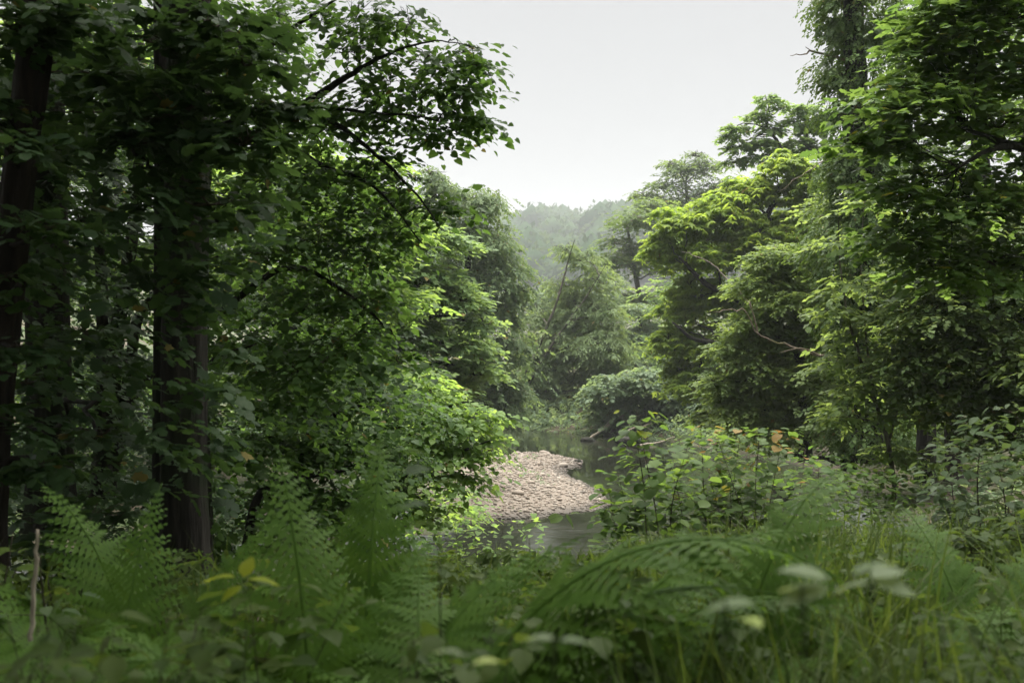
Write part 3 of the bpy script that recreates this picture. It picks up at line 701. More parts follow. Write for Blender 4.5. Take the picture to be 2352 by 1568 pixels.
# ---- near left: lime, elm, trunks ----------------------------------------------------
tree('lime_tree', 'lime with dark arching boughs and heart-shaped leaves reaching over the river', 'tree',
     [[(462, 1330, 9, .12), (458, 1000, 9, .10), (455, 650, 9, .09), (470, 300, 8.7, .07), (480, -100, 8.4, .05)],
      [(470, 380, 8.7, .045), (690, 245, 8.4, .035), (800, 175, 8.2, .024), (890, 125, 8, .014), (1000, 95, 7.9, .006), (1100, 110, 7.8, .003)],
      [(690, 248, 8.4, .03), (780, 290, 8.2, .022), (880, 370, 8, .015), (960, 450, 7.9, .009), (1015, 530, 7.8, .004)],
      [(456, 560, 8.9, .04), (620, 350, 8.6, .03), (760, 390, 8.3, .022), (860, 430, 8.1, .012), (970, 560, 8, .005)],
      [(456, 760, 9, .04), (640, 620, 8.8, .03), (760, 650, 8.5, .02), (900, 760, 8.3, .008)],
      [(700, 240, 8.4, .018), (860, 260, 8, .01), (980, 270, 7.9, .006), (1060, 310, 7.8, .003)],
      [(472, 260, 8.7, .03), (640, 90, 8.3, .02), (740, 20, 8, .012), (850, -60, 7.9, .006)]],
     [(1065, 120, 34), (1020, 185, 44), (1070, 215, 26), (975, 145, 40), (1030, 275, 38), (955, 235, 46), (985, 310, 30), (900, 195, 44), (940, 55, 40), (875, 55, 46), (890, 280, 46), (1095, 150, 14), (1090, 275, 12),
      (820, 40, 58), (800, 120, 60), (740, 50, 50), (650, 40, 50), (570, 130, 60), (830, 250, 65), (730, 310, 75), (620, 260, 85), (850, 370, 60), (750, 430, 80), (640, 420, 85), (910, 430, 42), (975, 470, 30), (850, 500, 60),
      (900, 545, 30), (730, 560, 75), (620, 600, 80), (840, 600, 50), (780, 680, 65), (680, 720, 75), (860, 690, 35), (1030, 480, 14), (850, 780, 55), (760, 820, 70), (910, 830, 35), (560, 800, 75), (660, 860, 75)],
     8.2, 'heart', .06, 5, .32, 1750, 'lime', seed=23, sub=8, disc=.55, parts=300, elev=-.15, fill=.35, twig_r=.0035, limb_r=.3, depth=1.3, squash=.85, extra=veil(2100, [(430, -60), (640, -60), (700, 150), (800, 320), (860, 400), (930, 480), (890, 600), (840, 760), (930, 880), (880, 1000), (850, 1220), (450, 1250)], 8.2, 12, 41))
tree('elm_bush', 'glowing yellow-green elm bush overhanging the pebble bar', 'bush',
     [[(880, 1220, 12.5, .06), (900, 1080, 12.5, .05), (960, 980, 12.4, .035), (1040, 930, 12.3, .02), (1110, 920, 12.2, .006)], [(870, 1220, 12.5, .05), (940, 1080, 12.4, .035), (1050, 1040, 12.2, .02), (1130, 1010, 12, .006)]],
     [(985, 900, 26), (1035, 912, 24), (1080, 935, 22), (1120, 960, 16), (960, 950, 40), (1020, 965, 38), (1075, 990, 32), (1115, 1005, 20), (980, 1025, 44), (1045, 1040, 38), (1095, 1050, 22), (940, 1085, 50), (1010, 1095, 38), (1065, 1095, 20), (905, 1010, 50), (880, 1140, 55), (940, 1170, 45), (970, 865, 16), (1050, 1135, 26, 14), (1030, 1180, 34, 14), (1075, 1172, 18, 15)],
     12.3, 'heart', .068, 5, .34, 1500, 'glow', seed=24, sub=7, disc=.62, parts=300, elev=-.15, fill=.25, twig_r=.004, limb_r=.35)
tree('elm_bush', 'shadowed leafy undergrowth tree below the lime boughs', 'bush',
     [[(690, 1270, 10.5, .07), (700, 1060, 10.5, .06), (720, 960, 10.4, .05), (690, 860, 10.3, .03)], [(700, 1060, 10.5, .045), (760, 960, 10.3, .03), (830, 930, 10.2, .012)], [(560, 1280, 10, .05), (600, 1130, 9.8, .04), (720, 1090, 9.6, .025), (800, 1080, 9.5, .01)]],
     [(600, 900, 90), (700, 940, 90), (820, 900, 80), (900, 930, 75), (560, 1020, 90), (680, 1060, 90), (800, 1020, 90), (880, 1060, 80), (600, 1150, 90), (720, 1170, 90), (840, 1150, 80), (920, 980, 45), (780, 780, 60), (640, 800, 70), (540, 720, 60), (880, 1230, 60), (560, 1270, 70), (680, 1280, 70), (800, 1275, 65), (900, 1270, 50), (470, 1260, 60)],
     10.3, 'broad', .06, 6, .28, 2900, 'lime', seed=25, sub=8, disc=.36, elev=-.2, fill=.2, twig_r=.004, limb_r=.35)
tree('sycamore_tree', 'thickest dark trunk at the left, ivy on its bark', 'tree',
     [[(420, 1310, 6.6, .165), (420, 1100, 6.6, .145), (422, 800, 6.6, .14), (428, 400, 6.6, .135), (432, -50, 6.6, .13), (430, -900, 6.6, .1)], [(372, 1300, 6.9, .07), (372, 1000, 6.9, .065), (374, 600, 6.9, .06), (372, 100, 6.9, .055), (360, -500, 6.9, .04)]],
     [(470, 60, 90, 5.6), (330, 90, 110, 5.8), (560, 150, 60, 5.4), (420, 260, 120, 5.6), (560, 330, 90, 5.4), (300, 330, 110, 5.8), (480, 470, 80, 5.8), (230, 180, 110, 5.8), (450, 620, 55, 6), (620, 250, 30, 5.6)],
     6, 'maple', .075, 4, .2, 560, 'dark', seed=26, sub=6, disc=.4, elev=-.1, parts=300, sides=30, twig_r=.004, limb_r=.16, shade_leaves=shade_canopy(1, 4400, [(-9, -4, 4.6), (1.0, 12, 8.5)]), extra=(veil(330, [(250, -60), (640, -60), (640, 600), (560, 760), (520, 1150), (300, 1150), (250, 700)], 5.0, 6.3, 43, .4)), jit=.001, trunk_rough=.045)
tree('sycamore_tree', 'dark straight trunk second from the left edge', 'tree',
     [[(118, 1215, 8, .2), (115, 1000, 8, .17), (108, 700, 8, .165), (100, 300, 8, .16), (95, -100, 8, .15), (95, -800, 8, .1)]],
     [(160, 60, 120, 7), (60, 160, 120, 6.6), (200, 260, 100, 7), (60, 380, 110, 6.6), (180, 520, 90, 6.8), (60, 620, 90, 6.6), (200, 780, 80, 6.8), (60, 880, 80, 6.6), (230, 1000, 60, 6.6)],
     7, 'maple', .075, 4, .2, 480, 'dark', seed=27, sub=6, disc=.4, elev=-.1, sides=30, twig_r=.004, limb_r=.16, parts=120, shade_leaves=shade_canopy(2, 5000, [(-16, -6, 5), (-3.5, 12, 9.5)]), extra=(veil(260, [(-60, -60), (260, -60), (260, 1150), (-60, 1150)], 5.4, 7.6, 44, .4)), jit=.001, trunk_rough=.045)
tree('sycamore_tree', 'leaning reddish trunk cut by the left edge of the photo', 'tree',
     [[(-50, 1300, 5.2, .12), (-28, 1000, 5.2, .10), (2, 750, 5.2, .09), (30, 520, 5.2, .08), (48, 350, 5.2, .075), (80, 100, 5.2, .085), (100, -200, 5.2, .08), (120, -900, 5.2, .06)]],
     [(-60, 250, 90, 5), (20, 60, 90, 4.9), (140, 30, 80, 4.9), (20, 330, 60, 4.7), (70, 520, 60, 4.7), (-10, 640, 60, 4.7), (50, 800, 60, 4.8), (0, 960, 60, 4.8), (90, 1080, 50, 4.9)], 5.2, 'maple', .075, 4, .18, 420, 'dark', bark='bark_red', seed=28, sub=6, disc=.4, sides=30, twig_r=.004, limb_r=.2, jit=.001, shade_leaves=shade_canopy(4, 3000, [(-10, -11, 2.2), (4.5, 3.5, 7)]), trunk_rough=.045)
tree('hazel_tree', 'many-stemmed shady tree between the two dark left trunks', 'tree',
     [[(228, 1140, 11, .12), (250, 950, 11, .10), (270, 760, 11, .085), (295, 600, 11, .075), (318, 400, 11, .06), (325, 100, 11, .04)],
      [(245, 1140, 11.1, .09), (285, 940, 11.1, .07), (310, 760, 11.1, .06), (345, 690, 11, .05), (400, 640, 10.8, .035), (520, 580, 10.6, .015)],
      [(225, 1130, 11, .08), (235, 900, 11, .07), (232, 600, 11, .06), (215, 400, 11, .05), (200, 150, 11, .03)],
      [(250, 1010, 11, .05), (330, 880, 10.9, .04), (390, 830, 10.8, .02)]],
     [(160, 250, 90), (280, 220, 90), (370, 330, 80), (180, 480, 90), (300, 520, 85), (380, 700, 70), (180, 720, 80), (310, 850, 70), (200, 940, 80), (330, 1000, 70), (480, 560, 60), (520, 700, 60), (230, 1080, 70)],
     11, 'broad', .07, 6, .3, 900, 'dark', seed=29, sub=6, disc=.42, twig_r=.005, limb_r=.25, extra=veil(2000, [(-80, -60), (480, -60), (480, 1180), (-80, 1180)], 7.5, 14, 42, .38))

tree('elm_bush', 'shadowed thicket behind the trunks at the left edge', 'bush',
     [[(150, 1200, 13, .07), (160, 1050, 13, .06), (200, 920, 13, .03)], [(330, 1200, 13.5, .06), (350, 1050, 13.5, .05), (330, 900, 13.5, .02)]],
     [(40, 1000, 100), (180, 980, 100), (320, 980, 100), (460, 1000, 90), (20, 1130, 100), (160, 1120, 100), (300, 1110, 100), (440, 1130, 100), (540, 1180, 80), (-60, 850, 100), (30, 1240, 80), (170, 1245, 80), (310, 1240, 80), (440, 1250, 70), (-60, 1180, 90)],
     13, 'broad', .065, 6, .32, 3600, 'dark', seed=31, sub=8, disc=.36, fill=.25, twig_r=.005, limb_r=.35)

tree('beech_tree', 'shaded blue-green beech behind the lower boughs of the chestnut', 'tree',
     [[(1640, 1000, 50, .3), (1640, 800, 50, .25), (1650, 600, 50, .15)]],
     [(1600, 560, 70), (1700, 540, 80), (1800, 560, 80), (1580, 680, 80), (1690, 680, 90), (1800, 700, 90), (1560, 800, 80), (1660, 820, 90), (1770, 840, 90), (1590, 920, 80), (1700, 940, 80), (1540, 960, 50)],
     50, 'diamond', .19, 7, .55, 5200, 'maple', seed=33, sub=10, disc=.4, fill=.35)

tree('oak_tree', 'full soft green oak behind the leaning tree at the river bend', 'tree',
     [[(1300, 960, 64, .35), (1300, 800, 64, .3), (1290, 680, 64, .18)]],
     [(1220, 690, 50), (1290, 720, 60), (1370, 700, 60), (1200, 790, 60), (1280, 810, 70), (1370, 800, 70), (1210, 880, 60), (1300, 890, 70), (1390, 880, 60), (1240, 945, 50), (1340, 955, 50), (1430, 940, 50), (1440, 830, 60)],
     64, 'diamond', .23, 7, .6, 5200, 'alder', seed=34, sub=10, disc=.42, fill=.35)
tree('sallow_bush', 'low grey-green bush trailing into the water under the leaning tree', 'bush',
     [[(1330, 985, 46.5, .08), (1325, 960, 46.5, .06), (1320, 935, 46.5, .03)]],
     [(1250, 960, 30), (1300, 965, 34), (1350, 968, 30), (1215, 965, 26), (1390, 975, 24), (1275, 985, 24), (1335, 990, 20), (1180, 965, 24)],
     46.5, 'diamond', .15, 7, .45, 1900, 'willow', seed=35, sub=8, disc=.5, fill=.4, hang=.5)

# ------------------------------------------------------------------ far woodland on the hill
rng = np.random.default_rng(50)
fw = MB(); n = 1900
x = rng.uniform(-230, 260, n); y = 290 + 480 * rng.random(n) ** 0.8
keepm = np.abs((x / y)) < 0.32; x, y = x[keepm], y[keepm]; n = len(x)
z = hill_z(x, y); cr = rng.uniform(5.5, 13, n); ch = cr * rng.uniform(0.9, 1.3, n)
per = 75
u = rng.normal(0, 1, (n, per, 3)); u /= np.linalg.norm(u, axis=-1, keepdims=True); u[..., 2] = np.abs(u[..., 2]) * 1.0 - 0.15
lump = 0.96 + 0.12 * np.sin(u[..., 0] * 7 + cr[:, None] * 9) * np.sin(u[..., 1] * 6 + cr[:, None] * 5) + rng.normal(0, 0.03, (n, per))
pp = np.stack([x[:, None] + u[..., 0] * cr[:, None] * lump, y[:, None] + u[..., 1] * cr[:, None] * lump, z[:, None] + 4 + ch[:, None] * (0.6 + u[..., 2] * lump)], -1).reshape(-1, 3)
dr = u.reshape(-1, 3) + rng.normal(0, 0.5, (n * per, 3)); dr[:, 2] -= 0.3
A = frames(dr, rng, 0.6)
sz = np.repeat(cr * 0.13, per) * rng.uniform(0.6, 1.3, n * per) * 1.0
add_leaves(fw, 'diamond', A, pp, sz * 1.7, np.clip(np.repeat(rng.random(n), per) + rng.normal(0, .1, n * per), 0, .96))
bv = v1[None] * (0.93 + 0.14 * np.sin(v1[None, :, 0:1] * 6 + cr[:, None, None] * 9) * np.sin(v1[None, :, 1:2] * 5 + cr[:, None, None] * 5)) * np.stack([cr, cr, ch], -1)[:, None, :] * 0.97
bv = bv + np.stack([x, y, z + 4 + ch * .6], -1)[:, None, :]
fw.add(bv.reshape(-1, 3), (f1[None] + (np.arange(n) * len(v1))[:, None, None]).reshape(-1, 3), np.repeat(rng.random(n) * .7, len(f1)))
o = fw.build('far_woodland', M['wood_far']); tag(o, 'hazy wooded hillside at the end of the valley', 'woodland', kind='stuff')

# ------------------------------------------------------------------ dead limbs and driftwood
def dead_branch(name, label, paths, mat, cat='branch', sides=6, group=None):
    mb = MB(); rngb = np.random.default_rng(len(label))
    first = None
    for path in paths:
        pts = np.array([P(a, b, c) for a, b, c, r in path]); rad = [q[3] for q in path]
        a2, r2 = smooth_path(pts, rad, 5, 0.012 * np.linalg.norm(pts[-1] - pts[0]) / 2, rngb); tube(mb, a2, r2, sides, 0.05, rngb)
        if first is None: first = pts[0]
    o = mb.build(name, M[mat], smooth=True); return tag(o, label, cat, group)
dead_branch('fallen_limb', 'mossy bare limb reaching out of the field maple', [[(2010, 850, 18.5, .034), (1945, 838, 18.5, .03), (1880, 815, 18.4, .026), (1800, 792, 18.3, .02), (1740, 765, 18.2, .014), (1715, 720, 18.2, .011), (1690, 712, 18.2, .012), (1640, 716, 18, .006)], [(1742, 768, 18.2, .018), (1735, 740, 18.2, .013), (1722, 690, 18.2, .006)], [(1880, 815, 18.4, .02), (1840, 800, 18.2, .015), (1790, 810, 18.1, .006)]], 'limb_mossy')
dead_branch('dead_branch', 'thin pale leafless branch slanting across the chestnut', [[(1735, 760, 26, .03), (1722, 700, 26, .026), (1680, 650, 26, .022), (1640, 610, 26, .016), (1590, 585, 26, .01), (1565, 578, 26, .005)], [(1690, 660, 26, .012), (1715, 655, 26, .006)]], 'dead')
dead_branch('dead_branch', 'short bare forked twig sticking out of the ivy trunk into the sky', [[(1950, 140, 19, .03), (1905, 128, 19, .026), (1862, 118, 19, .02), (1848, 125, 19, .014), (1815, 128, 19, .005)], [(1866, 119, 19, .012), (1850, 108, 19, .006)]], 'limb_mossy')
dead_branch('dead_branch', 'long thin bare twig behind the chestnut top', [[(1990, 350, 30, .035), (1930, 355, 30, .03), (1850, 395, 30, .02), (1790, 440, 30, .008)]], 'limb_mossy')
dead_branch('driftwood', 'longest pale driftwood branch slanting down to the far waterline', [[(1355, 1006, 41.2, .06), (1385, 985, 41.6, .05), (1425, 958, 42, .035), (1450, 950, 42, .015)], [(1385, 985, 41.6, .03), (1400, 965, 41.7, .015)]], 'dead')
dead_branch('driftwood', 'forked driftwood on the bank under the alder', [[(1430, 1005, 40.5, .05), (1450, 985, 41, .045), (1480, 978, 41.3, .035), (1520, 965, 41.5, .015)], [(1450, 985, 41, .03), (1440, 965, 41, .015)], [(1480, 978, 41.3, .025), (1500, 990, 41, .012)]], 'dead')
dead_branch('driftwood', 'low driftwood stick lying at the water under the right bank', [[(1470, 1022, 38.5, .045), (1510, 1016, 38.6, .035), (1550, 1003, 38.7, .015)]], 'dead')
dead_branch('dead_stick', 'bare upright stick in the ferns at the left', [[(70, 1470, 2.9, .007), (76, 1400, 2.9, .0065), (82, 1300, 2.9, .006), (86, 1215, 2.9, .004)]], 'dead', cat='stick')

# boulders at the far right waterline
for k, (px, py, r, lab) in enumerate([(1445, 1018, .42, 'dark boulder at the waterline under the driftwood'), (1350, 1012, .25, 'small dark rock at the far waterline below the leaning tree'), (1325, 1062, .16, 'brown stone at the tip of the pebble spit')]):
    d_ = (CAMZ - WATER) * F / (py - 784); p = P(px, py, d_)
    o = bpy.data.objects.new('boulder', stone_meshes[k + 2].copy()); o.data.materials[0] = M['bark']; col.objects.link(o)
    o.location = p + np.array([0, 0, r * .15]); o.scale = (r * 1.3, r, r); tag(o, lab, 'rock')

# ------------------------------------------------------------------ hazel shrubs
def shrub(name, label, d, stems, leaf, lsize, n, mat, seed, parts=300, tipmat=None, tip_n=0, tip_y=0, gap=.05, stem_r=.008, cat='shrub', elev=.0, spread=.5):
    """stems: [(px0, py0, px1, py1)] from ground to tip"""
    rng = np.random.default_rng(seed)
    b = P(stems[0][0], stems[0][1], d); b[2] = gz(b[0], b[1]); root = thing(name, label, cat, b)
    A_, p_, s_, t_ = [], [], [], []
    per = max(6, n // len(stems))
    for (x0, y0, x1, y1) in stems:
        dd = d + rng.normal(0, .25); a = P(x0, y0, dd); a[2] = min(a[2], gz(a[0], a[1])) - .03; e = P(x1, y1, dd + rng.normal(0, .35))
        mid = (a + e) / 2 + rng.normal(0, .06, 3) * np.linalg.norm(e - a) + np.array([0, 0, .04])
        pts, rr = smooth_path([a, mid, e], [stem_r, stem_r * .7, stem_r * .25], 6)
        mb = MB(); tube(mb, pts, rr, 5); 
        t = np.sort(rng.random(per) ** .75); idx = t * (len(pts) - 1); i0 = np.minimum(idx.astype(int), len(pts) - 2); fr = (idx - i0)[:, None]
        q = pts[i0] * (1 - fr) + pts[i0 + 1] * fr
        L = np.linalg.norm(e - a); th = np.arange(per) * 2.4 + rng.normal(0, .5, per)
        out = np.stack([np.cos(th), np.sin(th), np.zeros(per)], -1)
        reach = (spread * L * (1 - .75 * t) * rng.random(per) ** .8)[:, None]
        tipp = q + out * reach + np.array([0, 0, 1]) * reach * .25
        for k in range(0, per, 3): 
            pp2, r2 = smooth_path([q[k], tipp[k]], [stem_r * .3, stem_r * .15], 2); tube(mb, pp2, r2, 3)
        mb.build('stem', M['twig'], root, smooth=True)
        dirs = out + rng.normal(0, .35, out.shape); dirs[:, 2] = elev - .18 + rng.normal(0, .25, per)
        A_.append(frames(dirs, rng, .22)); p_.append(tipp); s_.append(lsize * rng.uniform(.55, 1.25, per)); t_.append(np.clip(rng.normal(.5, .25, per), 0, .96))
    A, p, s, tt = map(np.concatenate, (A_, p_, s_, t_))
    if tipmat:
        py = 784 - (p[:, 2] - CAMZ) / p[:, 1] * F; sel = np.argsort(py + rng.normal(0, tip_y, len(py)))[:tip_n]
        m = np.zeros(len(p), bool); m[sel] = True
        leaf_parts(root, leaf, M[tipmat], A[m], p[m], s[m], tt[m], tip_n); A, p, s, tt = A[~m], p[~m], s[~m], tt[~m]
    rest = leaf_parts(root, leaf, M[mat], A, p, s, tt, parts)
    if rest.sum() > 3:
        mb = MB(); add_leaves(mb, leaf, A[rest], p[rest], s[rest], tt[rest]); mb.build('leaves', M[mat], root, kind='stuff')
    return root
shrub('hazel_shrub', 'hazel shrub with orange-tinted top leaves right of the river', 9.6,
      [(1740, 1290, 1650, 1010), (1750, 1290, 1700, 985), (1760, 1290, 1745, 985), (1770, 1290, 1800, 990), (1780, 1290, 1850, 1030), (1700, 1285, 1620, 1060), (1790, 1290, 1870, 1110), (1720, 1290, 1680, 1080), (1800, 1290, 1890, 1180), (1690, 1290, 1600, 1140), (1745, 1290, 1770, 1060), (1760, 1290, 1720, 1120), (1640, 1280, 1610, 985)],
      'round', .085, 1500, 'hazel', 60, tipmat='hazel_tip', tip_n=46, tip_y=110, spread=.42)
shrub('hazel_shrub', 'smaller green hazel shrub at the water edge with one tall shoot', 8.8,
      [(1490, 1240, 1462, 945), (1488, 1240, 1458, 985), (1500, 1240, 1420, 1090), (1480, 1240, 1400, 1130), (1510, 1240, 1480, 1050), (1530, 1240, 1540, 1060), (1540, 1240, 1570, 1100), (1470, 1245, 1400, 1170), (1560, 1245, 1580, 1020), (1500, 1245, 1440, 1160), (1550, 1245, 1530, 1140)],
      'round', .095, 1000, 'hazel', 61, tipmat='yellow_leaf', tip_n=5, tip_y=40, spread=.40)
shrub('hazel_shrub', 'low sunlit seedling shrub behind the orange-tipped hazel', 13, [(1900, 1200, 1880, 1060), (1930, 1200, 1930, 1050), (1960, 1200, 1980, 1070), (1990, 1200, 2020, 1080), (1920, 1200, 1900, 1100), (2030, 1200, 2060, 1090)], 'round', .08, 1500, 'hazel', 62, parts=150, spread=.7)
shrub('bramble_bush', 'blue-green leafy bush at the right edge above the grass', 7.5, [(2250, 1300, 2200, 1020), (2270, 1300, 2260, 960), (2300, 1300, 2330, 930), (2330, 1300, 2380, 990), (2240, 1300, 2160, 1100), (2350, 1300, 2400, 1080), (2280, 1300, 2290, 1050), (2220, 1300, 2190, 1150)], 'ovate', .085, 1300, 'bramble', 63, spread=.5)
shrub('bramble_bush', 'dark bush in the lower right corner behind the grass', 5.2, [(2300, 1450, 2230, 1220), (2330, 1450, 2330, 1180), (2370, 1450, 2400, 1160), (2260, 1450, 2170, 1290), (2400, 1450, 2440, 1240), (2310, 1450, 2270, 1320)], 'ovate', .065, 800, 'herb', 64, parts=200, spread=.55)
shrub('sycamore_seedling', 'layered dark seedling below the second trunk', 6.2, [(180, 1330, 120, 1150), (190, 1330, 230, 1140), (170, 1330, 60, 1190), (200, 1330, 290, 1170), (185, 1330, 170, 1210)], 'maple', .13, 170, 'dark', 65, parts=170, spread=.65)
shrub('hazel_shrub', 'pale-leaved seedling beside the upright stick at the left', 3.6, [(20, 1420, 30, 1220), (40, 1420, 90, 1270), (10, 1420, -30, 1260), (50, 1420, 110, 1330), (25, 1420, 40, 1300)], 'ovate', .075, 90, 'bramble', 66, parts=90, spread=.35)
shrub('elm_seedling', 'light green seedling at the near water edge in front of the pebbles', 13, [(1110, 1330, 1090, 1215), (1130, 1330, 1160, 1200), (1090, 1330, 1040, 1190), (1170, 1340, 1215, 1180), (1060, 1330, 1010, 1230), (1240, 1350, 1260, 1270), (1190, 1350, 1180, 1290)], 'heart', .08, 650, 'glow', 67, parts=250, spread=.5)

# ------------------------------------------------------------------ ferns
def frond_mesh(arch, seed, mat, pairs=36, width=.17):
    """unit-length frond, base at the origin, growing along +Z and arching towards +Y"""
    rng = np.random.default_rng(seed); mb = MB()
    side = rng.normal(0, .35); n = 40; ds = 1.0 / n; ang = 0.0; pts = [np.zeros(3)]; tang = []
    for k in range(n):
        t = k / n; ang = arch * (t ** 1.6); sw = side * t * t; tv = np.array([math.sin(sw), math.sin(ang) * math.cos(sw), math.cos(ang) * math.cos(sw)]); tang.append(tv); pts.append(pts[-1] + tv * ds)
    pts = np.array(pts); tang.append(tang[-1]); tang = np.array(tang)
    tube(mb, pts, np.linspace(.006, .0012, n + 1), 4, t=.3)
    for k in range(pairs):
        t = .20 + .79 * k / pairs; i = int(t * n); base = pts[i]; tv = tang[i]; up = np.cross(np.array([1.0, 0, 0]), tv); up /= np.linalg.norm(up)
        w = width * (math.sin(math.pi * min(1, (t - .12) / .62) ** .8 / 2) if t < .5 else 1) * (1 - max(0, (t - .42) / .58) ** 1.35) + .006
        for sgn in (1, -1):
            L = w * rng.uniform(.78, 1.08); yaw = .30 + .4 * t + rng.normal(0, .09); sag = rng.uniform(.0, .55)
            ax = np.array([sgn, 0, 0]) * math.cos(yaw) + tv * math.sin(yaw)
            nt = max(4, int(13 * L / width)); hw = L * .17 + .006
            prev = None; vs, fs = [], []
            for q in range(nt + 1):
                u = q / nt; c = base + ax * L * u - up * (-1) * 0 + up * (-sag * L * u * u)
                vs.append(c)
            m = len(vs); perp = np.cross(ax, up)
            for q in range(nt):
                u = (q + .65) / nt; hwu = hw * (1 - u ** 1.6) * rng.uniform(.85, 1.1) + .0015
                a, b = vs[q], vs[q + 1]; c = a * .25 + b * .75
                i1 = len(vs); vs.append(c + perp * hwu + ax * L * .03); vs.append(c - perp * hwu + ax * L * .03)
                fs += [(q, q + 1, i1), (q + 1, q, i1 + 1)]
            mb.add(np.array(vs), np.array(fs), np.clip(rng.normal(.5, .2), 0, .96))
    return mb.mesh('frond', mat)
FR = [[frond_mesh(a + .2 * q, 70 + k * 7 + q, M['fern'], width=w, pairs=30 + 3 * q) for q in range(3)] for k, (a, w) in enumerate([(.6, .19), (1.0, .19), (1.5, .18), (2.0, .17), (2.5, .16)])]
def fern(label, loc, fronds, seed=0):
    """fronds: [(mesh index, azimuth deg (0 = away from the camera, 90 = right), lean deg, length)]"""
    root = thing('fern', label, 'fern', loc, 'ferns along the near bank'); rng = np.random.default_rng(seed)
    for (k, az, lean, L) in fronds:
        o = bpy.data.objects.new('frond', FR[k][int(rng.integers(0, 3))]); col.objects.link(o); o.parent = root
        o.rotation_euler = (Matrix.Rotation(R(-az), 4, 'Z') @ Matrix.Rotation(R(-lean), 4, 'X') @ Matrix.Rotation(rng.normal(0, .12), 4, 'Z')).to_euler()
        L = L * rng.uniform(1.0, 1.12); o.scale = (L * rng.uniform(.95, 1.1), L, L)
    return root
def floc(px, d):
    x = (px - 1176) / F * d; return (x, d, gz(x, d))
fern('tall fern with an upright frond left of centre', floc(735, 2.35), [(0, -22, 6, 1.22), (1, 60, 16, 1.1), (1, -80, 20, 1.0), (2, 150, 22, .95), (1, 20, 14, 1.05), (2, -130, 28, .9)], 1)
fern('fern with a narrow pointed frond beside the tall fern', floc(810, 2.7), [(0, 12, 5, 1.18), (1, 75, 18, 1.05), (2, 110, 25, 1.0), (2, -60, 25, .9)], 2)
fern('fern arching right across the near water', floc(1110, 2.0), [(2, 75, 8, 1.0), (3, 95, 12, 1.05), (2, -70, 10, .95), (1, 40, 6, 1.02), (2, -35, 14, .95), (3, 130, 16, .9)], 3)
fern('fern with a dark frond pointing right over the pebbles', floc(960, 2.2), [(3, 78, 1, 1.5), (2, 95, 4, 1.3), (2, 40, 10, 1.05), (2, -60, 14, 1.0), (1, 0, 10, .98), (3, 120, 16, 1.0)], 4)
fern('fern of bright arching fronds in front of the thick left trunk', floc(330, 3.1), [(3, 60, 5, 1.12), (0, -40, 8, 1.1), (2, -75, 16, 1.0), (1, 30, 14, 1.0), (4, 100, 14, 1.0), (2, 160, 24, .9)], 5)
fern('fern at the left with a broad upright frond', floc(230, 2.8), [(0, 10, 8, 1.04), (1, -70, 18, .95), (1, 70, 20, .95), (2, 140, 26, .9)], 6)
fern('fern in the lower left corner', floc(30, 2.4), [(1, 40, 16, .95), (2, -40, 18, .9), (2, 90, 22, .9), (1, 0, 20, .95), (3, 150, 24, .8)], 7)
fern('fern arching over the near water right of centre', floc(1270, 2.5), [(2, 85, 0, 1.3), (3, 100, 3, 1.25), (3, 75, 6, 1.2), (2, 60, 12, 1.1), (1, -30, 12, .9), (3, -90, 10, 1.1), (3, 140, 14, 1.1)], 8)
fern('fern in front of the smaller hazel', floc(1470, 2.3), [(1, 20, 10, .92), (2, -50, 14, 1.0), (2, 70, 14, 1.0), (3, 120, 20, .8)], 9)
fern('fern with a pale curled frond in front of the orange-tipped hazel', floc(1660, 2.6), [(1, 35, 2, 1.2), (2, 50, 6, 1.15), (2, -60, 20, .8), (2, 80, 24, .8), (1, 120, 26, .75), (1, -20, 20, .8)], 10)
fern('small fern half hidden in the grass under the hazels', floc(1600, 3.6), [(1, 40, 25, .85), (2, -60, 28, .85), (2, 100, 30, .8), (1, 0, 22, .85)], 11)
fern('fern with one dark drooping frond in the right-hand grass', floc(2120, 2.9), [(4, -60, 2, 1.1), (3, -90, 10, 1.05), (2, 40, 18, .9), (2, 100, 20, .9)], 12)
fern('fern at the right edge below the bush', floc(2290, 3.4), [(1, -30, 12, 1.0), (2, -80, 18, .95), (1, 40, 14, .95), (3, 90, 18, .9), (2, 160, 24, .85)], 13)
fern('fern low down left of centre below the tall fern', floc(600, 2.0), [(1, -20, 18, .78), (2, 60, 22, .78), (2, -80, 24, .75), (3, 130, 24, .7)], 14)

# ------------------------------------------------------------------ nettle / bramble shoots close to the lens
def shoot(name, label, path, leaves, leaf, mat, cat='plant', r=.0018):
    """path: [(px,py,d)] ; leaves: [(px,py,d,size,dirx,diry,dirz)]"""
    pts = np.array([P(*q) for q in path]); base = pts[0].copy(); base[2] = gz(base[0], base[1]); pts = np.vstack([base, pts])
    root = thing(name, label, cat, base); a2, r2 = smooth_path(pts, np.linspace(r, r * .4, len(pts)), 6)
    mb = MB(); tube(mb, a2, r2, 5); mb.build('stem', M['stem_green'], root, smooth=True)
    rng = np.random.default_rng(len(label)); p = np.array([P(*q[:3]) for q in leaves]); dirs = np.array([q[4:7] for q in leaves], float)
    A = frames(dirs, rng, .2); s = np.array([q[3] for q in leaves]); leaf_parts(root, leaf, M[mat], A, p, s, rng.random(len(p)) * .9, 300)
    return root
shoot('bramble_shoot', 'blurred shoot with three pale leaves low at the right', [(1850, 1560, 1.00), (1840, 1420, 1.00), (1900, 1350, 1.02)],
      [(1905, 1330, 1.02, .05, -1, .2, .25), (1900, 1345, 1.02, .052, -1, -.1, -.3), (1960, 1320, 1.02, .048, 1, .2, .35), (1890, 1350, 1.01, .05, -.6, .6, -.1)], 'ovate', 'pale')
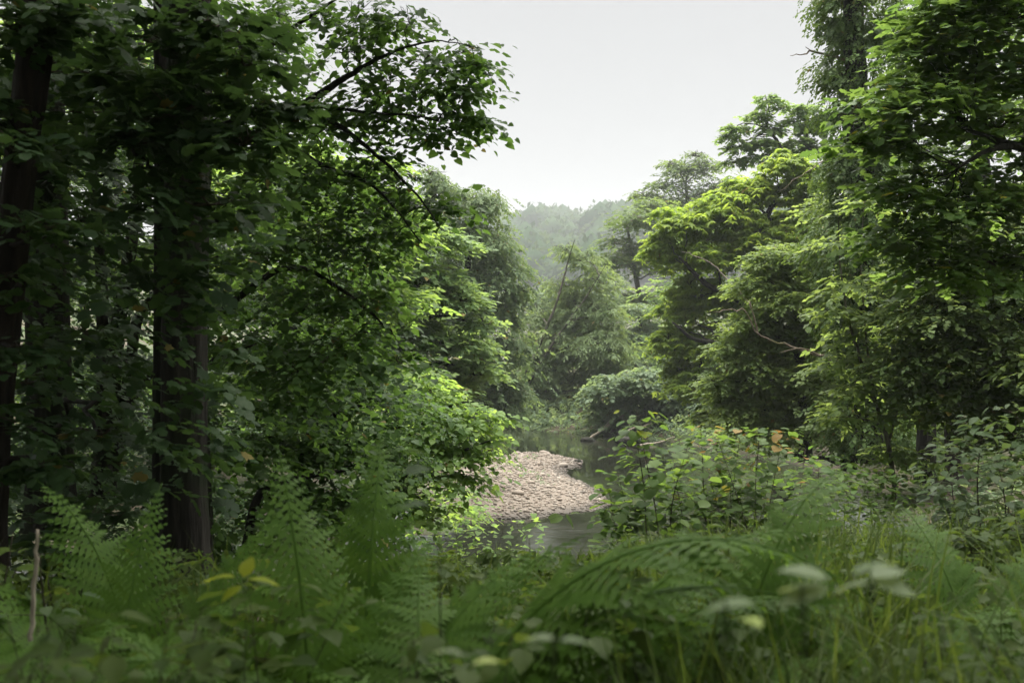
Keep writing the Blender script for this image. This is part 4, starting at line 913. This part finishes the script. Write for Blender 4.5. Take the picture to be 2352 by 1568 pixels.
shoot('bramble_shoot', 'blurred shoot with two pale leaves above the right-hand grass', [(2010, 1600, 1.12), (1990, 1420, 1.12), (2000, 1325, 1.12)],
      [(2000, 1325, 1.12, .045, 1, .2, .2), (2000, 1330, 1.12, .05, 1, -.2, -.25), (1995, 1340, 1.12, .04, -.6, .5, -.2)], 'ovate', 'pale')
shoot('bramble_shoot', 'blurred dark-stemmed shoot with one broad pale leaf right of centre', [(1660, 1600, 0.96), (1680, 1480, 0.96), (1700, 1400, 0.96)],
      [(1735, 1385, 0.96, .05, -1, .2, -.12), (1690, 1420, 0.96, .04, .6, .5, -.2)], 'ovate', 'pale')
shoot('bramble_shoot', 'blurred shoot with a pale leaf pair at the bottom centre', [(1270, 1640, 1.05), (1275, 1540, 1.05), (1280, 1470, 1.05)],
      [(1280, 1468, 1.05, .035, -1, .1, .05), (1285, 1470, 1.05, .035, 1, .1, -.05), (1150, 1520, 1.05, .03, -1, .2, 0), (1060, 1500, 1.05, .03, -1, .2, .1)], 'ovate', 'pale')
shoot('nettle_shoot', 'blurred shoot with small yellow-green leaves against the lime shade', [(1010, 1300, 1.8), (985, 1180, 1.8), (925, 1090, 1.8), (915, 1030, 1.8)],
      [(915, 1035, 1.8, .045, -1, .1, -.2), (925, 1040, 1.8, .04, 1, .1, .1), (985, 1120, 1.8, .06, 1, .1, .35), (985, 1160, 1.8, .06, -1, .1, 0), (925, 1085, 1.8, .05, 1, .1, .2), (1000, 1200, 1.8, .05, -.8, .3, -.1)], 'ovate', 'bramble')
shoot('nettle_shoot', 'blurred yellow leaf shoot in front of the left ferns', [(560, 1600, 2.1), (565, 1450, 2.1), (560, 1330, 2.1)],
      [(540, 1325, 2.1, .07, -1, .1, -.05), (565, 1330, 2.1, .07, 1, .1, -.1), (560, 1325, 2.1, .05, .1, .4, .5), (555, 1345, 2.1, .05, -.5, -.4, -.3)], 'ovate', 'yellow_leaf')
shoot('hazel_twig', 'green twig with three leaves in front of the pebble bar', [(1100, 1330, 6.5), (1180, 1235, 6.5), (1270, 1190, 6.5), (1345, 1170, 6.5)],
      [(1262, 1195, 6.5, .09, 1, .1, .3), (1300, 1185, 6.5, .10, .6, .2, -.9), (1230, 1205, 6.5, .09, -.7, .1, -.2), (1310, 1180, 6.5, .06, 1, .1, .2), (1180, 1235, 6.5, .08, -.8, .1, .1)], 'round', 'hazel')


for k, (lab, px, d_, hpx, mt, ls) in enumerate([
    ('broad-leaved nettle clump below the tall fern', 640, 2.6, 1330, 'herb', .062), ('broad-leaved nettle clump in the bottom left corner', 120, 2.1, 1400, 'herb', .055),
    ('nettle clump at the bottom between the left ferns', 430, 2.2, 1390, 'herb', .055), ('nettle clump in front of the near water', 1180, 2.9, 1370, 'herb', .06),
    ('leafy dock clump at the bottom centre', 1000, 1.9, 1430, 'herb', .05), ('leafy dock clump in front of the smaller hazel', 1420, 2.6, 1340, 'herb', .06),
    ('nettle clump in the grass below the orange-tipped hazel', 1720, 3.2, 1330, 'herb', .06), ('leafy clump at the bottom right edge', 2240, 2.2, 1400, 'herb', .05), ('leafy clump in the grass under the ivy trunk', 1980, 4.5, 1250, 'herb', .065)]):
    rr_ = np.random.default_rng(900 + k); st = []
    for q in range(9):
        x0 = px + rr_.normal(0, 60); st.append((x0, 1600, x0 + rr_.normal(0, 60), hpx + abs(rr_.normal(0, 55))))
    shrub('nettle_clump', lab, d_, st, 'ovate', ls, 230, mt, 901 + k, parts=120, stem_r=.003, cat='plant', spread=.22)
# ------------------------------------------------------------------ grass and ground cover
rng = np.random.default_rng(80)
def sight_cap(x, y, z):
    # plants stay lower where the bank falls away to open water
    px = 1176 + x / y * F
    lim = np.interp(px, [0, 700, 1040, 1110, 1400, 1460, 1700, 2352], [1290, 1250, 1250, 1268, 1278, 1245, 1200, 1190])
    lim = lim + 130 * (vnoise(x * 1.6 + 7, y * 1.6, 33) - .5)
    return np.maximum(CAMZ - (lim - 784) / F * y - z, 0.02)
def scatter(n, y0, y1, xr, dens):
    y = y0 + (y1 - y0) * rng.random(n) ** 1.3; x = rng.uniform(-1, 1, n) * (xr * y + .6)
    m = (rng.random(n) < dens(x, y)); x, y = x[m], y[m]; z = ground_z(x, y); m = z > WATER + .1
    return x[m], y[m], z[m]
def blades(x, y, z, h, w):
    n = len(x); th = rng.uniform(0, 6.283, n); b = rng.uniform(.15, .9, n); H = h * rng.uniform(.5, 1.3, n)
    dx, dy = np.cos(th), np.sin(th); wx, wy = -dy * w, dx * w
    vs = []
    for t, ww in ((0, 1), (.4, .9), (.75, .6), (1, 0)):
        cx = x + dx * b * H * t * t; cy_ = y + dy * b * H * t * t; cz = z + H * (t - .45 * b * t * t)
        if ww: vs += [np.stack([cx - wx * ww, cy_ - wy * ww, cz], -1), np.stack([cx + wx * ww, cy_ + wy * ww, cz], -1)]
        else: vs += [np.stack([cx, cy_, cz], -1)]
    V = np.stack(vs, 1); f = np.array([(0, 1, 3), (0, 3, 2), (2, 3, 5), (2, 5, 4), (4, 5, 6)])
    return V.reshape(-1, 3), (f[None] + (np.arange(n) * 7)[:, None, None]).reshape(-1, 3), np.repeat(np.clip(rng.normal(.5, .25, n), 0, .96), 5)
gm = MB()
gx, gy, gzz = scatter(62000, 1.5, 15, .62, lambda x, y: np.clip(.25 + .75 * sstep(-.05, .25, x / y) , 0, 1) * (vnoise(x * 1.2, y * 1.2, 9) > .3))
tall = np.minimum((.36 + .36 * vnoise(gx * .8, gy * .8, 10)) * (1 + .5 * sstep(.0, .2, gx / gy)), sight_cap(gx, gy, gzz))
gm.add(*blades(gx, gy, gzz, tall, .0062))
o = gm.build('grass', M['grass']); tag(o, 'long arching grass on the near bank', 'grass', kind='stuff')
um = MB()
ux, uy, uz = scatter(19000, 2.0, 17, .62, lambda x, y: (.35 + .65 * sstep(.15, .0, x / y)) * (.35 + .65 * (vnoise(x * .9, y * .9, 14) > .42)))
hh = rng.random(len(ux)) ** 1.2 * (.25 + .45 * vnoise(ux * .7, uy * .7, 12)) * np.where(uy < 3, .95, 1.0); hh = np.minimum(hh, np.maximum(sight_cap(ux, uy, uz) - .1, .02))
pp = np.stack([ux, uy, uz + .04 + hh], -1); dr = rng.normal(0, 1, pp.shape); dr[:, 2] = -.15 + rng.normal(0, .25, len(pp))
foliage(um, 'diamond', spray_list('diamond', 6, .058, .14, rng, .3, .3), pp, dr, rng.uniform(.6, 1.25, len(pp)), rng.uniform(.1, .8, len(pp)), rng, .4)
for k in rng.choice(len(ux), 2500, replace=False):
    a = pp[k]; tube(um, np.array([[a[0] + rng.normal(0, .05), a[1] + rng.normal(0, .05), uz[k] - .02], a * .5 + np.array([a[0], a[1], uz[k]]) * .5, a]), [.004, .003, .0015], 3, t=.3)
o = um.build('undergrowth', M['herb']); tag(o, 'low leafy herbs and nettles covering the near bank', 'undergrowth', kind='stuff')
bm_ = MB()
n = 8000; x = rng.uniform(-22, 24, n); y = rng.uniform(15, 62, n); z = ground_z(x, y); sb = poly_dist(x, y, BAR)
m = (z > WATER + .12) & ((sb < -.2) | ((sb > .5) & (vnoise(x * 1.1, y * 1.1, 21) > .62) & (x < 1.2))); x, y, z = x[m], y[m], z[m]; sb = sb[m]
hh = rng.random(len(x)) * np.where(sb > -1, .18, 1.1); pp = np.stack([x, y, z + .05 + hh], -1); dr = rng.normal(0, 1, pp.shape); dr[:, 2] = -.1
foliage(bm_, 'diamond', spray_list('diamond', 8, .12, .3, rng, .3, .3), pp, dr, np.where(sb > -1, .55, 1.0) * rng.uniform(.7, 1.3, len(pp)), rng.uniform(.2, .9, len(pp)), rng, .4)
n = 60000; x = rng.uniform(-8, 16, n); y = rng.uniform(34, 58, n); z = ground_z(x, y); m = (z > WATER - .05) & (z < WATER + 1.6) & (poly_dist(x, y, BAR) < -1.5); x, y, z = x[m][:5500], y[m][:5500], z[m][:5500]
pp = np.stack([x, y, z + .08 + rng.random(len(x)) ** 1.5 * .8], -1); dr = rng.normal(0, 1, pp.shape); dr[:, 2] = -.25
foliage(bm_, 'diamond', spray_list('diamond', 7, .13, .34, rng, .3, .3), pp, dr, rng.uniform(.7, 1.3, len(pp)), rng.uniform(.1, .8, len(pp)), rng, .4)
o = bm_.build('bank_vegetation', M['alder']); tag(o, 'weeds and low growth along the river banks and pebbles', 'vegetation', kind='stuff')

# ------------------------------------------------------------------ haze
hb = MB()
x0, x1, y0, y1, z0, z1 = -520, 520, -30, 960, -6, 125
hb.add([(x0, y0, z0), (x1, y0, z0), (x1, y1, z0), (x0, y1, z0), (x0, y0, z1), (x1, y0, z1), (x1, y1, z1), (x0, y1, z1)],
       [(0, 2, 1), (0, 3, 2), (4, 5, 6), (4, 6, 7), (0, 1, 5), (0, 5, 4), (1, 2, 6), (1, 6, 5), (2, 3, 7), (2, 7, 6), (3, 0, 4), (3, 4, 7)])
hm, hn, hl = newmat('haze_air')
ho = hn.new('ShaderNodeOutputMaterial'); hv = hn.new('ShaderNodeVolumePrincipled')
hv.inputs['Color'].default_value = (0.91, 0.95, 0.99, 1); hv.inputs['Density'].default_value = 0.0006; hv.inputs['Anisotropy'].default_value = 0.0
hl.new(hv.outputs[0], ho.inputs['Volume'])
hz = hb.build('haze', hm); tag(hz, kind='stuff')
